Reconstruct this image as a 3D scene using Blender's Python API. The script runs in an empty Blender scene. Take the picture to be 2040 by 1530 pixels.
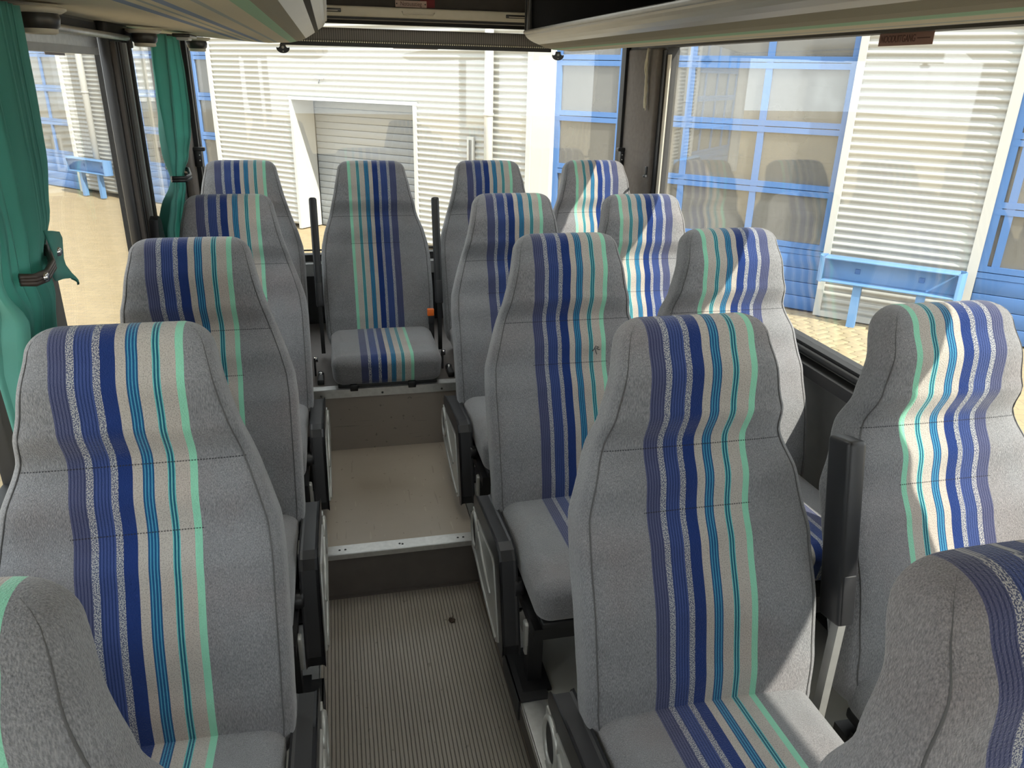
import bpy, bmesh, math, random
from mathutils import Vector, Matrix, noise

random.seed(7)
sc = bpy.context.scene
COL = sc.collection
PI = math.pi

# ------------------------------------------------------------------ camera
cam_d = bpy.data.cameras.new('camera')
cam = bpy.data.objects.new('camera', cam_d)
COL.objects.link(cam)
sc.camera = cam
F_PX = 1510.0
P, Y, RL = math.radians(22.3), math.radians(13.1), math.radians(1.3)
fw = Vector((math.sin(Y)*math.cos(P), math.cos(Y)*math.cos(P), -math.sin(P)))
rt = Vector((math.cos(Y), -math.sin(Y), 0)); up = rt.cross(fw)
rt2 = rt*math.cos(RL) + up*math.sin(RL); up2 = up*math.cos(RL) - rt*math.sin(RL)
M = Matrix((rt2, up2, -fw)).transposed().to_4x4(); M.translation = (0, 0, 1.75)
cam.matrix_world = M
cam_d.sensor_fit = 'HORIZONTAL'; cam_d.sensor_width = 36.0
cam_d.lens = 36.0*F_PX/2040.0
cam_d.clip_start = 0.02; cam_d.clip_end = 300

# ------------------------------------------------------------------ sky, sun, exposure
w = bpy.data.worlds.new('sky'); sc.world = w; w.use_nodes = True
bg = w.node_tree.nodes['Background']
bg.inputs[0].default_value = (0.93, 0.97, 1.0, 1); bg.inputs[1].default_value = 1.45
sun_d = bpy.data.lights.new('sun', 'SUN'); sun = bpy.data.objects.new('sun', sun_d); COL.objects.link(sun)
S = Vector((1.0, -1.75, 1.67)).normalized()
sun.rotation_euler = S.to_track_quat('Z', 'Y').to_euler()
sun.location = S*40
sun_d.energy = 4.2; sun_d.angle = math.radians(0.53); sun_d.color = (1.0, 0.94, 0.83)
vs = sc.view_settings
vs.view_transform = 'Standard'; vs.look = 'None'; vs.gamma = 1.0; vs.use_curve_mapping = False
vs.exposure = 1.08

# ------------------------------------------------------------------ materials
def srgb(r, g, b):
    def f(c):
        c /= 255.0
        return c/12.92 if c <= 0.04045 else ((c+0.055)/1.055)**2.4
    return (f(r), f(g), f(b), 1.0)

class NT:
    def __init__(s, name):
        s.m = bpy.data.materials.new(name); s.m.use_nodes = True
        s.t = s.m.node_tree; s.b = s.t.nodes['Principled BSDF']; s.out = s.t.nodes['Material Output']
    def n(s, typ, **kw):
        x = s.t.nodes.new(typ)
        for k, v in kw.items(): setattr(x, k, v)
        return x
    def l(s, a, b): s.t.links.new(a, b)
    def math(s, op, a, b=None, c=None):
        x = s.n('ShaderNodeMath', operation=op)
        for i, v in enumerate((a, b, c)):
            if v is None: continue
            if isinstance(v, (int, float)): x.inputs[i].default_value = v
            else: s.l(v, x.inputs[i])
        return x.outputs[0]
    def mix(s, fac, a, b, blend='MIX'):
        x = s.n('ShaderNodeMix', data_type='RGBA', blend_type=blend)
        for i, v in ((0, fac), (6, a), (7, b)):
            if isinstance(v, (int, float)): x.inputs[i].default_value = v
            elif isinstance(v, tuple): x.inputs[i].default_value = v
            else: s.l(v, x.inputs[i])
        return x.outputs[2]
    def noise(s, vec, scale, detail=2.0, rough=0.5):
        x = s.n('ShaderNodeTexNoise'); x.inputs['Scale'].default_value = scale
        x.inputs['Detail'].default_value = detail; x.inputs['Roughness'].default_value = rough
        if vec is not None: s.l(vec, x.inputs['Vector'])
        return x.outputs[0]
    def bump(s, h, strength=0.3, dist=0.001):
        x = s.n('ShaderNodeBump'); x.inputs['Strength'].default_value = strength; x.inputs['Distance'].default_value = dist
        s.l(h, x.inputs['Height']); s.l(x.outputs[0], s.b.inputs['Normal'])
    def obj(s):
        return s.n('ShaderNodeTexCoord').outputs['Object']

MATS = {}
def plain(name, col, rough=0.5, metal=0.0, spec=0.5, var=0.08, scale=30, bump=0.0, bscale=200, coat=0.0):
    t = NT(name); c = t.obj()
    nz = t.noise(c, scale, 3)
    k = 1-var
    dark = (col[0]*k*k, col[1]*k*k, col[2]*k*k, 1); lite = (min(1, col[0]*(2-k)), min(1, col[1]*(2-k)), min(1, col[2]*(2-k)), 1)
    t.l(t.mix(nz, dark, lite), t.b.inputs['Base Color'])
    t.b.inputs['Roughness'].default_value = rough; t.b.inputs['Metallic'].default_value = metal
    t.b.inputs['Specular IOR Level'].default_value = spec
    if coat: t.b.inputs['Coat Weight'].default_value = coat
    if bump: t.bump(t.noise(c, bscale, 2), bump, 0.001)
    MATS[name] = t.m
    return t.m

black_pl = plain('black_plastic', (0.018, 0.018, 0.02, 1), 0.38, var=0.1, bump=0.15, bscale=900)
black_mt = plain('black_metal', (0.012, 0.012, 0.013, 1), 0.45)
black_rb = plain('black_rubber', (0.02, 0.02, 0.021, 1), 0.6)
alu = plain('brushed_aluminium', (0.62, 0.62, 0.60, 1), 0.42, metal=0.85, var=0.12, scale=60)
alu2 = plain('dull_aluminium', (0.38, 0.38, 0.37, 1), 0.5, metal=0.5, var=0.1)
silver = plain('silver_plastic', (0.40, 0.40, 0.375, 1), 0.32, metal=0.35, var=0.06)
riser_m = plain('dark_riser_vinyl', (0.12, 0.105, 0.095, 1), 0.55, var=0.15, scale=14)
plat_m = plain('grey_green_platform_vinyl', (0.33, 0.32, 0.285, 1), 0.5, var=0.1, scale=10)
wallgrey = plain('grey_wall_trim', (0.15, 0.145, 0.135, 1), 0.7, var=0.1, scale=20, bump=0.2, bscale=500)
pillarfab = plain('brown_grey_pillar_felt', (0.16, 0.14, 0.125, 1), 0.9, var=0.15, scale=40, bump=0.4, bscale=700)
ceil_m = plain('beige_ceiling_lining', (0.66, 0.63, 0.56, 1), 0.8, var=0.06, scale=10)
headbrown = plain('dark_brown_header_lining', (0.045, 0.038, 0.034, 1), 0.75, var=0.2, scale=20)
beige_pl = plain('beige_plastic', (0.58, 0.53, 0.43, 1), 0.5, var=0.05)
rackgrey = plain('grey_rack_plastic', (0.36, 0.35, 0.32, 1), 0.33, var=0.06, scale=8)
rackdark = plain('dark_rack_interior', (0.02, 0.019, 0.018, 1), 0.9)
chrome = plain('chrome', (0.75, 0.75, 0.76, 1), 0.15, metal=1.0, var=0.02)
whitecl = plain('white_cladding', (0.40, 0.40, 0.375, 1), 0.4, var=0.04, scale=1.2)
whitetrim = plain('white_trim', (0.47, 0.47, 0.445, 1), 0.45, var=0.03, scale=2)
blue_fr = plain('blue_door_paint', (0.07, 0.17, 0.40, 1), 0.4, var=0.06, scale=3)
blue_lt = plain('light_blue_paint', (0.13, 0.27, 0.50, 1), 0.45, var=0.05, scale=5)
slat_m = plain('grey_roller_slat', (0.25, 0.265, 0.275, 1), 0.4, var=0.05, scale=2)
concrete = plain('concrete', (0.35, 0.34, 0.32, 1), 0.8, var=0.1, scale=3)
hallwall = plain('hall_wall', (0.45, 0.44, 0.42, 1), 0.8, var=0.05, scale=2)
orange_pl = plain('orange_plastic', (0.8, 0.16, 0.02, 1), 0.4)
cordm = plain('cream_cord', (0.75, 0.70, 0.55, 1), 0.8)
leafm = plain('dead_leaf_brown', (0.035, 0.018, 0.01, 1), 0.8)
screwm = plain('dark_screw', (0.03, 0.03, 0.03, 1), 0.5)
stickm = plain('reddish_brown_sticker', (0.20, 0.105, 0.085, 1), 0.6, var=0.06)
sticktx = plain('dark_red_lettering', (0.06, 0.018, 0.016, 1), 0.6)
platem = plain('pinkish_sign_plate', (0.42, 0.30, 0.25, 1), 0.5)
redpatch = plain('dark_red_patch', (0.16, 0.02, 0.025, 1), 0.8)
greystk = plain('grey_label', (0.30, 0.27, 0.27, 1), 0.7)
vanwhite = plain('van_paint', (0.6, 0.6, 0.57, 1), 0.25, var=0.03)
orangebox = plain('orange_crate', (0.75, 0.36, 0.12, 1), 0.7, var=0.08)
ventm = plain('dark_vent_plastic', (0.03, 0.027, 0.024, 1), 0.35)
curt_strap = plain('brown_strap', (0.05, 0.035, 0.028, 1), 0.4)

def glass_mat(name, r0=0.05, tint=(0.97, 0.98, 0.97, 1), k=1.0, rough=0.0):
    t = NT(name); t.t.nodes.remove(t.b)
    g = t.n('ShaderNodeNewGeometry')
    dp = t.n('ShaderNodeVectorMath', operation='DOT_PRODUCT'); t.l(g.outputs['Incoming'], dp.inputs[0]); t.l(g.outputs['Normal'], dp.inputs[1])
    c = t.math('ABSOLUTE', dp.outputs['Value'])
    a = t.math('POWER', t.math('SUBTRACT', 1.0, c), 5.0)
    f = t.math('MULTIPLY', t.math('ADD', t.math('MULTIPLY', a, 1-r0), r0), k)
    tr = t.n('ShaderNodeBsdfTransparent'); tr.inputs[0].default_value = tint
    gl = t.n('ShaderNodeBsdfGlossy'); gl.inputs['Roughness'].default_value = rough; gl.inputs['Color'].default_value = (1, 1, 1, 1)
    mx = t.n('ShaderNodeMixShader'); t.l(f, mx.inputs[0]); t.l(tr.outputs[0], mx.inputs[1]); t.l(gl.outputs[0], mx.inputs[2])
    t.l(mx.outputs[0], t.out.inputs['Surface'])
    return t.m
busglass = glass_mat('bus_window_glass', 0.055)

def milky_mat():  # translucent sheet for the added daylight hatches
    t = NT('milky_acrylic'); t.t.nodes.remove(t.b)
    tr = t.n('ShaderNodeBsdfTranslucent'); tr.inputs[0].default_value = (0.92, 0.92, 0.90, 1)
    tp = t.n('ShaderNodeBsdfTransparent'); tp.inputs[0].default_value = (0.9, 0.9, 0.88, 1)
    mx = t.n('ShaderNodeMixShader'); mx.inputs[0].default_value = 0.06
    t.l(tr.outputs[0], mx.inputs[1]); t.l(tp.outputs[0], mx.inputs[2]); t.l(mx.outputs[0], t.out.inputs['Surface'])
    return t.m
milky = milky_mat()

def grey_pane():
    t = NT('grey_door_pane'); c = t.obj()
    base = t.b
    nz = t.noise(c, 1.3, 4)
    t.l(t.mix(nz, (0.15, 0.15, 0.14, 1), (0.25, 0.245, 0.23, 1)), base.inputs['Base Color'])  # mottled grey base, mixed with clear glass below
    base.inputs['Roughness'].default_value = 0.06; base.inputs['Specular IOR Level'].default_value = 0.9
    tr = t.n('ShaderNodeBsdfTransparent'); tr.inputs[0].default_value = (0.8, 0.82, 0.82, 1)
    mx = t.n('ShaderNodeMixShader'); mx.inputs[0].default_value = 0.62
    t.l(tr.outputs[0], mx.inputs[1]); t.l(base.outputs[0], mx.inputs[2]); t.l(mx.outputs[0], t.out.inputs['Surface'])
    return t.m
pane_m = grey_pane()

# --- striped moquette: u = metres across the seat, v = metres along it
def fabric(name, seams):
    t = NT(name)
    uvn = t.n('ShaderNodeUVMap'); uvn.uv_map = 'UVMap'
    sx = t.n('ShaderNodeSeparateXYZ'); t.l(uvn.outputs[0], sx.inputs[0])
    u, v = sx.outputs[0], sx.outputs[1]
    pos = t.math('DIVIDE', t.math('ADD', u, 0.16), 0.32)
    GREY = (0.212, 0.216, 0.228, 1); LITE = (0.44, 0.41, 0.37, 1); NAVY = (0.010, 0.032, 0.150, 1)
    bands = [(-0.16, GREY, GREY, 0), (-0.113, (0.075, 0.085, 0.165, 1), (0.032, 0.042, 0.105, 1), 0), (-0.083, None, None, 1),
             (-0.071, (0.042, 0.070, 0.21, 1), (0.016, 0.035, 0.125, 1), 0), (-0.040, None, None, 1),
             (-0.028, NAVY, NAVY, 0), (-0.003, LITE, LITE, 0), (0.014, (0.010, 0.075, 0.19, 1), (0.06, 0.27, 0.42, 1), 0),
             (0.034, LITE, LITE, 0), (0.058, (0.012, 0.10, 0.16, 1), (0.14, 0.46, 0.46, 1), 0), (0.072, LITE, LITE, 0),
             (0.098, (0.25, 0.60, 0.43, 1), (0.25, 0.60, 0.43, 1), 0), (0.112, GREY, GREY, 0)]
    def ramp(vals):
        r = t.n('ShaderNodeValToRGB'); r.color_ramp.interpolation = 'CONSTANT'
        e = r.color_ramp.elements
        while len(e) > 1: e.remove(e[-1])
        for i, (p, c) in enumerate(vals):
            pp = (p+0.16)/0.32
            el = e[0] if i == 0 else e.new(pp)
            el.position = pp; el.color = c
        t.l(pos, r.inputs[0]); return r.outputs[0]
    SPK = (0.10, 0.12, 0.20, 1)
    c1 = ramp([(b[0], b[1] or SPK) for b in bands]); c2 = ramp([(b[0], b[2] or SPK) for b in bands])
    spk = ramp([(b[0], (1, 1, 1, 1) if b[3] else (0, 0, 0, 1)) for b in bands])
    litem = ramp([(b[0], (1, 1, 1, 1) if b[1] == LITE else (0, 0, 0, 1)) for b in bands])
    greym = ramp([(b[0], (1, 1, 1, 1) if b[1] == GREY else (0, 0, 0, 1)) for b in bands])
    fr = t.math('FRACT', t.math('DIVIDE', t.math('ADD', u, 1.0005), 0.0058))
    fine = t.math('GREATER_THAN', fr, 0.62)
    col = t.mix(fine, c1, c2)
    # speckled bands
    cmb = t.n('ShaderNodeCombineXYZ'); t.l(u, cmb.inputs[0]); t.l(v, cmb.inputs[1])
    n1 = t.noise(cmb.outputs[0], 480, 1)
    th = t.math('GREATER_THAN', n1, 0.5)
    col = t.mix(t.math('MULTIPLY', spk, 1.0), col, t.mix(th, (0.065, 0.08, 0.15, 1), (0.42, 0.43, 0.43, 1)))
    # dotted beige
    n2 = t.noise(cmb.outputs[0], 420, 1)
    d2 = t.math('MULTIPLY', t.math('GREATER_THAN', n2, 0.56), t.math('MULTIPLY', litem, 0.45))
    col = t.mix(d2, col, (0.20, 0.19, 0.19, 1))
    # weave of the plain grey: vertical slub
    oc = t.obj()
    mp = t.n('ShaderNodeMapping'); mp.inputs['Scale'].default_value = (620, 620, 130); t.l(oc, mp.inputs[0])
    n3 = t.noise(mp.outputs[0], 1.0, 2)
    g3 = t.math('MULTIPLY', t.math('SUBTRACT', n3, 0.5), 1.25)
    col = t.mix(t.math('MULTIPLY', greym, t.math('MAXIMUM', g3, 0.0)), col, (0.5, 0.5, 0.5, 1))
    col = t.mix(t.math('MULTIPLY', greym, t.math('MAXIMUM', t.math('MULTIPLY', g3, -1.6), 0.0)), col, (0.05, 0.05, 0.06, 1))
    # wear: broad rosy and dark stains, different on every seat
    oi = t.n('ShaderNodeObjectInfo')
    vm = t.n('ShaderNodeVectorMath', operation='ADD'); t.l(cmb.outputs[0], vm.inputs[0])
    ms = t.math('MULTIPLY', oi.outputs['Random'], 57.0)
    c3 = t.n('ShaderNodeCombineXYZ'); t.l(ms, c3.inputs[0]); t.l(ms, c3.inputs[2]); t.l(c3.outputs[0], vm.inputs[1])
    n4 = t.noise(vm.outputs[0], 5.0, 3)
    st = t.math('MULTIPLY', t.math('MAXIMUM', t.math('SUBTRACT', n4, 0.46), 0.0), 1.5)
    col = t.mix(st, col, (1.0, 0.80, 0.74, 1), 'MULTIPLY')
    n5 = t.noise(vm.outputs[0], 11.0, 3)
    st2 = t.math('MULTIPLY', t.math('MAXIMUM', t.math('SUBTRACT', n5, 0.5), 0.0), 0.9)
    col = t.mix(st2, col, (0.55, 0.55, 0.55, 1), 'MULTIPLY')
    # stitched cross seams
    au = t.math('ABSOLUTE', u)
    dash = t.math('GREATER_THAN', t.math('FRACT', t.math('MULTIPLY', u, 190.0)), 0.3)
    for vv, hw in seams:
        near = t.math('LESS_THAN', t.math('ABSOLUTE', t.math('SUBTRACT', v, vv)), 0.0012)
        ins = t.math('LESS_THAN', au, hw)
        col = t.mix(t.math('MULTIPLY', t.math('MULTIPLY', near, ins), t.math('MULTIPLY', dash, 0.8)), col, (0.02, 0.02, 0.025, 1))
    t.l(col, t.b.inputs['Base Color'])
    t.b.inputs['Roughness'].default_value = 0.95; t.b.inputs['Specular IOR Level'].default_value = 0.15
    t.b.inputs['Sheen Weight'].default_value = 0.35; t.b.inputs['Sheen Roughness'].default_value = 0.45
    # weave relief
    mp2 = t.n('ShaderNodeMapping'); mp2.inputs['Scale'].default_value = (480, 480, 380); mp2.inputs['Rotation'].default_value = (0, 0.5, 0); t.l(oc, mp2.inputs[0])
    t.bump(t.noise(mp2.outputs[0], 1.0, 1), 0.8, 0.002)
    return t.m
LBK = 0.79
fab_back = fabric('striped_moquette_back', [(0.665*LBK, 0.2), (0.50*LBK, 0.118)])
fab_seat = fabric('striped_moquette_seat', [])
fab_pipe = plain('dark_grey_piping', (0.10, 0.10, 0.102, 1), 0.9, bump=0.5, bscale=900)

def curtain_mat():
    t = NT('teal_curtain_cloth'); c = t.obj()
    nz = t.noise(c, 12, 2)
    t.l(t.mix(nz, (0.11, 0.36, 0.315, 1), (0.14, 0.44, 0.385, 1)), t.b.inputs['Base Color'])
    t.b.inputs['Roughness'].default_value = 0.8; t.b.inputs['Sheen Weight'].default_value = 0.2
    tr = t.n('ShaderNodeBsdfTranslucent'); tr.inputs[0].default_value = (0.20, 0.60, 0.52, 1)
    mx = t.n('ShaderNodeMixShader'); mx.inputs[0].default_value = 0.4
    t.l(t.b.outputs[0], mx.inputs[1]); t.l(tr.outputs[0], mx.inputs[2]); t.l(mx.outputs[0], t.out.inputs['Surface'])
    t.bump(t.noise(c, 500, 1), 0.15, 0.001)
    return t.m
curt_m = curtain_mat()

def floor_mat(name, a, b, sc1=2.5, rough=0.45, grain=None):
    t = NT(name); c = t.obj()
    n1 = t.noise(c, sc1, 4, 0.6); col = t.mix(n1, a, b)
    n2 = t.noise(c, 45, 3); st = t.math('GREATER_THAN', n2, 0.70)
    col = t.mix(t.math('MULTIPLY', st, 0.5), col, (a[0]*0.3, a[1]*0.28, a[2]*0.25, 1))
    if grain:
        mp = t.n('ShaderNodeMapping'); mp.inputs['Scale'].default_value = grain; t.l(c, mp.inputs[0])
        n3 = t.noise(mp.outputs[0], 1.0, 3)
        col = t.mix(t.math('MULTIPLY', t.math('GREATER_THAN', n3, 0.70), 0.22), col, (b[0]*1.5, b[1]*1.5, b[2]*1.5, 1))
        col = t.mix(t.math('MULTIPLY', t.math('LESS_THAN', n3, 0.31), 0.3), col, (a[0]*0.4, a[1]*0.4, a[2]*0.4, 1))
    t.l(col, t.b.inputs['Base Color']); t.b.inputs['Roughness'].default_value = rough
    t.bump(t.noise(c, 160, 2), 0.12, 0.001)
    return t.m
rib_m = floor_mat('ribbed_rubber', (0.22, 0.195, 0.165, 1), (0.34, 0.31, 0.265, 1), 3.0, 0.42, (130, 3.5, 1))
groove_m = plain('rubber_groove', (0.10, 0.088, 0.075, 1), 0.7)
midfl_m = floor_mat('beige_grey_vinyl', (0.28, 0.235, 0.19, 1), (0.38, 0.33, 0.27, 1), 2.5, 0.4, (60, 6, 1))
wood_m = floor_mat('brown_grey_riser_board', (0.20, 0.17, 0.145, 1), (0.28, 0.24, 0.205, 1), 2.0, 0.5, (4, 4, 90))

def rack_fabric(name, sgn, x0):
    # carpeted underside in the same stripe family; stripes run along the bus
    t = NT(name); g = t.n('ShaderNodeNewGeometry'); sx = t.n('ShaderNodeSeparateXYZ'); t.l(g.outputs['Position'], sx.inputs[0])
    u = t.math('MULTIPLY', t.math('SUBTRACT', sx.outputs[0], x0), sgn)      # metres from lip edge towards wall
    r = t.n('ShaderNodeValToRGB'); r.color_ramp.interpolation = 'CONSTANT'; e = r.color_ramp.elements
    BE = (0.52, 0.47, 0.36, 1); BL = (0.16, 0.23, 0.40, 1); GR = (0.26, 0.44, 0.30, 1); BE2 = (0.60, 0.54, 0.42, 1); B2 = (0.30, 0.34, 0.36, 1)
    while len(e) > 1: e.remove(e[-1])
    vals = [(0, (0.24, 0.22, 0.17, 1)), (0.09, GR), (0.118, BE), (0.165, B2), (0.178, BE), (0.222, BL), (0.246, BE2), (0.262, B2), (0.275, BE2), (0.30, BL), (0.325, BE2), (0.345, (0.60, 0.54, 0.42, 1))]
    for i, (p, c) in enumerate(vals):
        el = e[0] if i == 0 else e.new(p); el.position = p; el.color = c
    t.l(u, r.inputs[0])
    nz = t.noise(g.outputs['Position'], 350, 2)
    t.l(t.mix(t.math('MULTIPLY', nz, 0.25), r.outputs[0], (0.2, 0.18, 0.14, 1)), t.b.inputs['Base Color'])
    t.b.inputs['Roughness'].default_value = 0.9
    t.bump(nz, 0.3, 0.001)
    return t.m
rackfab_l = rack_fabric('rack_underside_cloth_left', -1, -0.03)
rackfab_r = rack_fabric('rack_underside_cloth_right', 1, 0.90)

def paving_mat(name):
    t = NT(name); c = t.obj()
    br = t.n('ShaderNodeTexBrick'); br.inputs['Scale'].default_value = 1.0
    br.inputs['Brick Width'].default_value = 0.21; br.inputs['Row Height'].default_value = 0.105; br.inputs['Mortar Size'].default_value = 0.004
    br.inputs['Color1'].default_value = (0.36, 0.275, 0.15, 1); br.inputs['Color2'].default_value = (0.31, 0.235, 0.125, 1); br.inputs['Mortar'].default_value = (0.22, 0.18, 0.12, 1)
    mp = t.n('ShaderNodeMapping'); mp.inputs['Rotation'].default_value = (0, 0, 0.3); t.l(c, mp.inputs[0]); t.l(mp.outputs[0], br.inputs[0])
    nz = t.noise(c, 2.0, 4)
    t.l(t.mix(t.math('MULTIPLY', nz, 0.35), br.outputs[0], (0.30, 0.25, 0.17, 1)), t.b.inputs['Base Color'])
    t.b.inputs['Roughness'].default_value = 0.9
    t.bump(br.outputs[1], -0.4, 0.004)
    return t.m
pave_m = paving_mat('yellow_block_paving')
brick_m = plain('yellow_paving_block', (0.35, 0.285, 0.17, 1), 0.9, var=0.16, scale=6, bump=0.4, bscale=120)

def mesh_blind_mat():
    t = NT('ribbed_blind_cloth'); c = t.obj()
    sx = t.n('ShaderNodeSeparateXYZ'); t.l(c, sx.inputs[0])
    fr = t.math('FRACT', t.math('DIVIDE', sx.outputs[0], 0.0105))
    st = t.math('GREATER_THAN', fr, 0.55)
    t.l(t.mix(st, (0.085, 0.077, 0.07, 1), (0.16, 0.147, 0.133, 1)), t.b.inputs['Base Color'])
    t.b.inputs['Roughness'].default_value = 0.6
    t.bump(st, 0.6, 0.002)
    return t.m
blind_m = mesh_blind_mat()

# ------------------------------------------------------------------ mesh helpers
class MB:
    def __init__(s): s.v = []; s.f = []; s.uv = []; s.sm = []
    def add(s, vs, fs, smooth=False, uvs=None):
        o = len(s.v); s.v += [tuple(p) for p in vs]
        s.uv += (uvs if uvs else [(0, 0)]*len(vs))
        for f in fs: s.f.append(tuple(i+o for i in f)); s.sm.append(smooth)
        return s
    def box(s, x0, x1, y0, y1, z0, z1):
        vs = [(x, y, z) for z in (z0, z1) for y in (y0, y1) for x in (x0, x1)]
        return s.add(vs, [(0, 2, 3, 1), (4, 5, 7, 6), (0, 1, 5, 4), (2, 6, 7, 3), (0, 4, 6, 2), (1, 3, 7, 5)])
    def rbox(s, c, size, r, seg=3, mat=None, fn=None):
        # rounded box: subdivided cube mapped onto a rounded shape
        hx, hy, hz = [d/2 for d in size]; r = min(r, hx, hy, hz)
        def ticks(h):
            a = [-h + r*(1-math.cos(k/seg*PI/2)) for k in range(seg+1)]
            b = [-q for q in reversed(a)]
            m = [] if h-r < 1e-6 else []
            return a + (b if abs(a[-1]-b[0]) > 1e-7 else b[1:])
        T = [ticks(hx), ticks(hy), ticks(hz)]
        idx = {}; vs = []; fs = []
        def P(p):
            key = tuple(round(q, 6) for q in p)
            if key not in idx:
                q = Vector(p); inn = Vector((max(-hx+r, min(hx-r, q.x)), max(-hy+r, min(hy-r, q.y)), max(-hz+r, min(hz-r, q.z))))
                d = q-inn
                if d.length > 1e-9: q = inn + d.normalized()*r
                if fn: q = fn(q)
                if mat: q = mat @ q
                idx[key] = len(vs); vs.append(tuple(q+Vector(c)))
            return idx[key]
        H = (hx, hy, hz)
        for ax in range(3):
            a, b = (ax+1) % 3, (ax+2) % 3
            for sg in (-1, 1):
                for i in range(len(T[a])-1):
                    for j in range(len(T[b])-1):
                        q = []
                        for ii, jj in ((i, j), (i+1, j), (i+1, j+1), (i, j+1)):
                            p = [0, 0, 0]; p[ax] = sg*H[ax]; p[a] = T[a][ii]; p[b] = T[b][jj]; q.append(P(p))
                        if sg < 0: q.reverse()
                        if len(set(q)) >= 3: fs.append(tuple(q))
        return s.add(vs, fs, True)
    def tube(s, pts, r, seg=8, cap=True):
        pts = [Vector(p) for p in pts]; rs = r if isinstance(r, (list, tuple)) else [r]*len(pts)
        vs = []; n = len(pts)
        t0 = (pts[1]-pts[0]).normalized(); ref = Vector((0, 0, 1)) if abs(t0.z) < 0.9 else Vector((1, 0, 0))
        u = t0.cross(ref).normalized()
        for i, p in enumerate(pts):
            t = (pts[min(i+1, n-1)]-pts[max(i-1, 0)]).normalized()
            u = (u - t*u.dot(t)).normalized(); v = t.cross(u)
            for k in range(seg):
                a = 2*PI*k/seg; vs.append(tuple(p+(u*math.cos(a)+v*math.sin(a))*rs[i]))
        fs = []
        for i in range(n-1):
            for k in range(seg):
                fs.append((i*seg+k, i*seg+(k+1) % seg, (i+1)*seg+(k+1) % seg, (i+1)*seg+k))
        s.add(vs, fs, True)
        if cap:
            o = len(s.v)-len(vs)
            s.f.append(tuple(o+k for k in reversed(range(seg)))); s.sm.append(False)
            s.f.append(tuple(o+(n-1)*seg+k for k in range(seg))); s.sm.append(False)
        return s
    def lathe(s, prof, c=(0, 0, 0), axis='Z', seg=20):
        vs = []; n = len(prof)
        for r, h in prof:
            for k in range(seg):
                a = 2*PI*k/seg; p = (r*math.cos(a), r*math.sin(a), h)
                if axis == 'X': p = (p[2], p[0], p[1])
                elif axis == 'Y': p = (p[1], p[2], p[0])
                vs.append((p[0]+c[0], p[1]+c[1], p[2]+c[2]))
        fs = [(i*seg+k, i*seg+(k+1) % seg, (i+1)*seg+(k+1) % seg, (i+1)*seg+k) for i in range(n-1) for k in range(seg)]
        return s.add(vs, fs, True)
    def prism(s, poly, axis, a, b):
        # polygon given in the two other axes (cyclic order), extruded from a to b
        def mk(p, h):
            if axis == 'X': return (h, p[0], p[1])
            if axis == 'Y': return (p[0], h, p[1])
            return (p[0], p[1], h)
        n = len(poly); vs = [mk(p, a) for p in poly]+[mk(p, b) for p in poly]
        fs = [tuple(reversed(range(n))), tuple(range(n, 2*n))]+[(i, (i+1) % n, n+(i+1) % n, n+i) for i in range(n)]
        return s.add(vs, fs)
    def sweep(s, prof, axis, a, b, smooth=True):
        # open profile strip extruded
        n = len(prof)
        def mk(p, h): return (p[0], h, p[1]) if axis == 'Y' else (h, p[0], p[1])
        vs = [mk(p, a) for p in prof]+[mk(p, b) for p in prof]
        return s.add(vs, [(i, i+1, n+i+1, n+i) for i in range(n-1)], smooth)
    def mesh(s, name):
        me = bpy.data.meshes.new(name); me.from_pydata(s.v, [], s.f); me.update()
        bm = bmesh.new(); bm.from_mesh(me); bmesh.ops.recalc_face_normals(bm, faces=bm.faces[:]); bm.to_mesh(me); bm.free()
        me.polygons.foreach_set('use_smooth', [bool(q) for q in s.sm])
        if any(q != (0, 0) for q in s.uv):
            ul = me.uv_layers.new(name='UVMap')
            for lp in me.loops: ul.data[lp.index].uv = s.uv[lp.vertex_index]
        return me
    def build(s, name, mat, parent=None, loc=None):
        return link(name, s.mesh(name), mat, parent, loc)

def link(name, me, mat=None, parent=None, loc=None):
    o = bpy.data.objects.new(name, me); COL.objects.link(o)
    if mat and not me.materials: me.materials.append(mat)
    if parent: o.parent = parent
    if loc: o.location = loc
    return o
def empty(name, loc, rz=0, parent=None):
    o = bpy.data.objects.new(name, None); COL.objects.link(o); o.location = loc; o.rotation_euler = (0, 0, rz); o.empty_display_size = 0.1
    if parent: o.parent = parent
    return o
def tag(o, label, cat=None, group=None, kind=None):
    if label: o['label'] = label
    if cat: o['category'] = cat
    if group: o['group'] = group
    if kind: o['kind'] = kind
    return o
def struct(o, label=None):
    o['kind'] = 'structure'
    if label: o['label'] = label
    return o
def interp(pts, x):
    if x <= pts[0][0]: return pts[0][1]
    for (a, fa), (b, fb) in zip(pts, pts[1:]):
        if x <= b:
            t = (x-a)/(b-a); t = t*t*(3-2*t) if True else t
            return fa+(fb-fa)*t
    return pts[-1][1]
def lerp(pts, x):
    if x <= pts[0][0]: return pts[0][1]
    for (a, fa), (b, fb) in zip(pts, pts[1:]):
        if x <= b: return fa+(fb-fa)*(x-a)/(b-a)
    return pts[-1][1]
def text_mesh(name, txt, size, mat, parent, mw):
    cu = bpy.data.curves.new(name, 'FONT'); cu.body = txt; cu.size = size; cu.align_x = 'CENTER'; cu.align_y = 'CENTER'; cu.extrude = 0.0003
    tmp = bpy.data.objects.new('tmp', cu); COL.objects.link(tmp)
    dg = bpy.context.evaluated_depsgraph_get(); me = bpy.data.meshes.new_from_object(tmp.evaluated_get(dg)); me.name = name
    bpy.data.objects.remove(tmp); bpy.data.curves.remove(cu)
    me.materials.clear(); me.materials.append(mat); me.transform(mw)
    return link(name, me, mat, parent)

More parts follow.
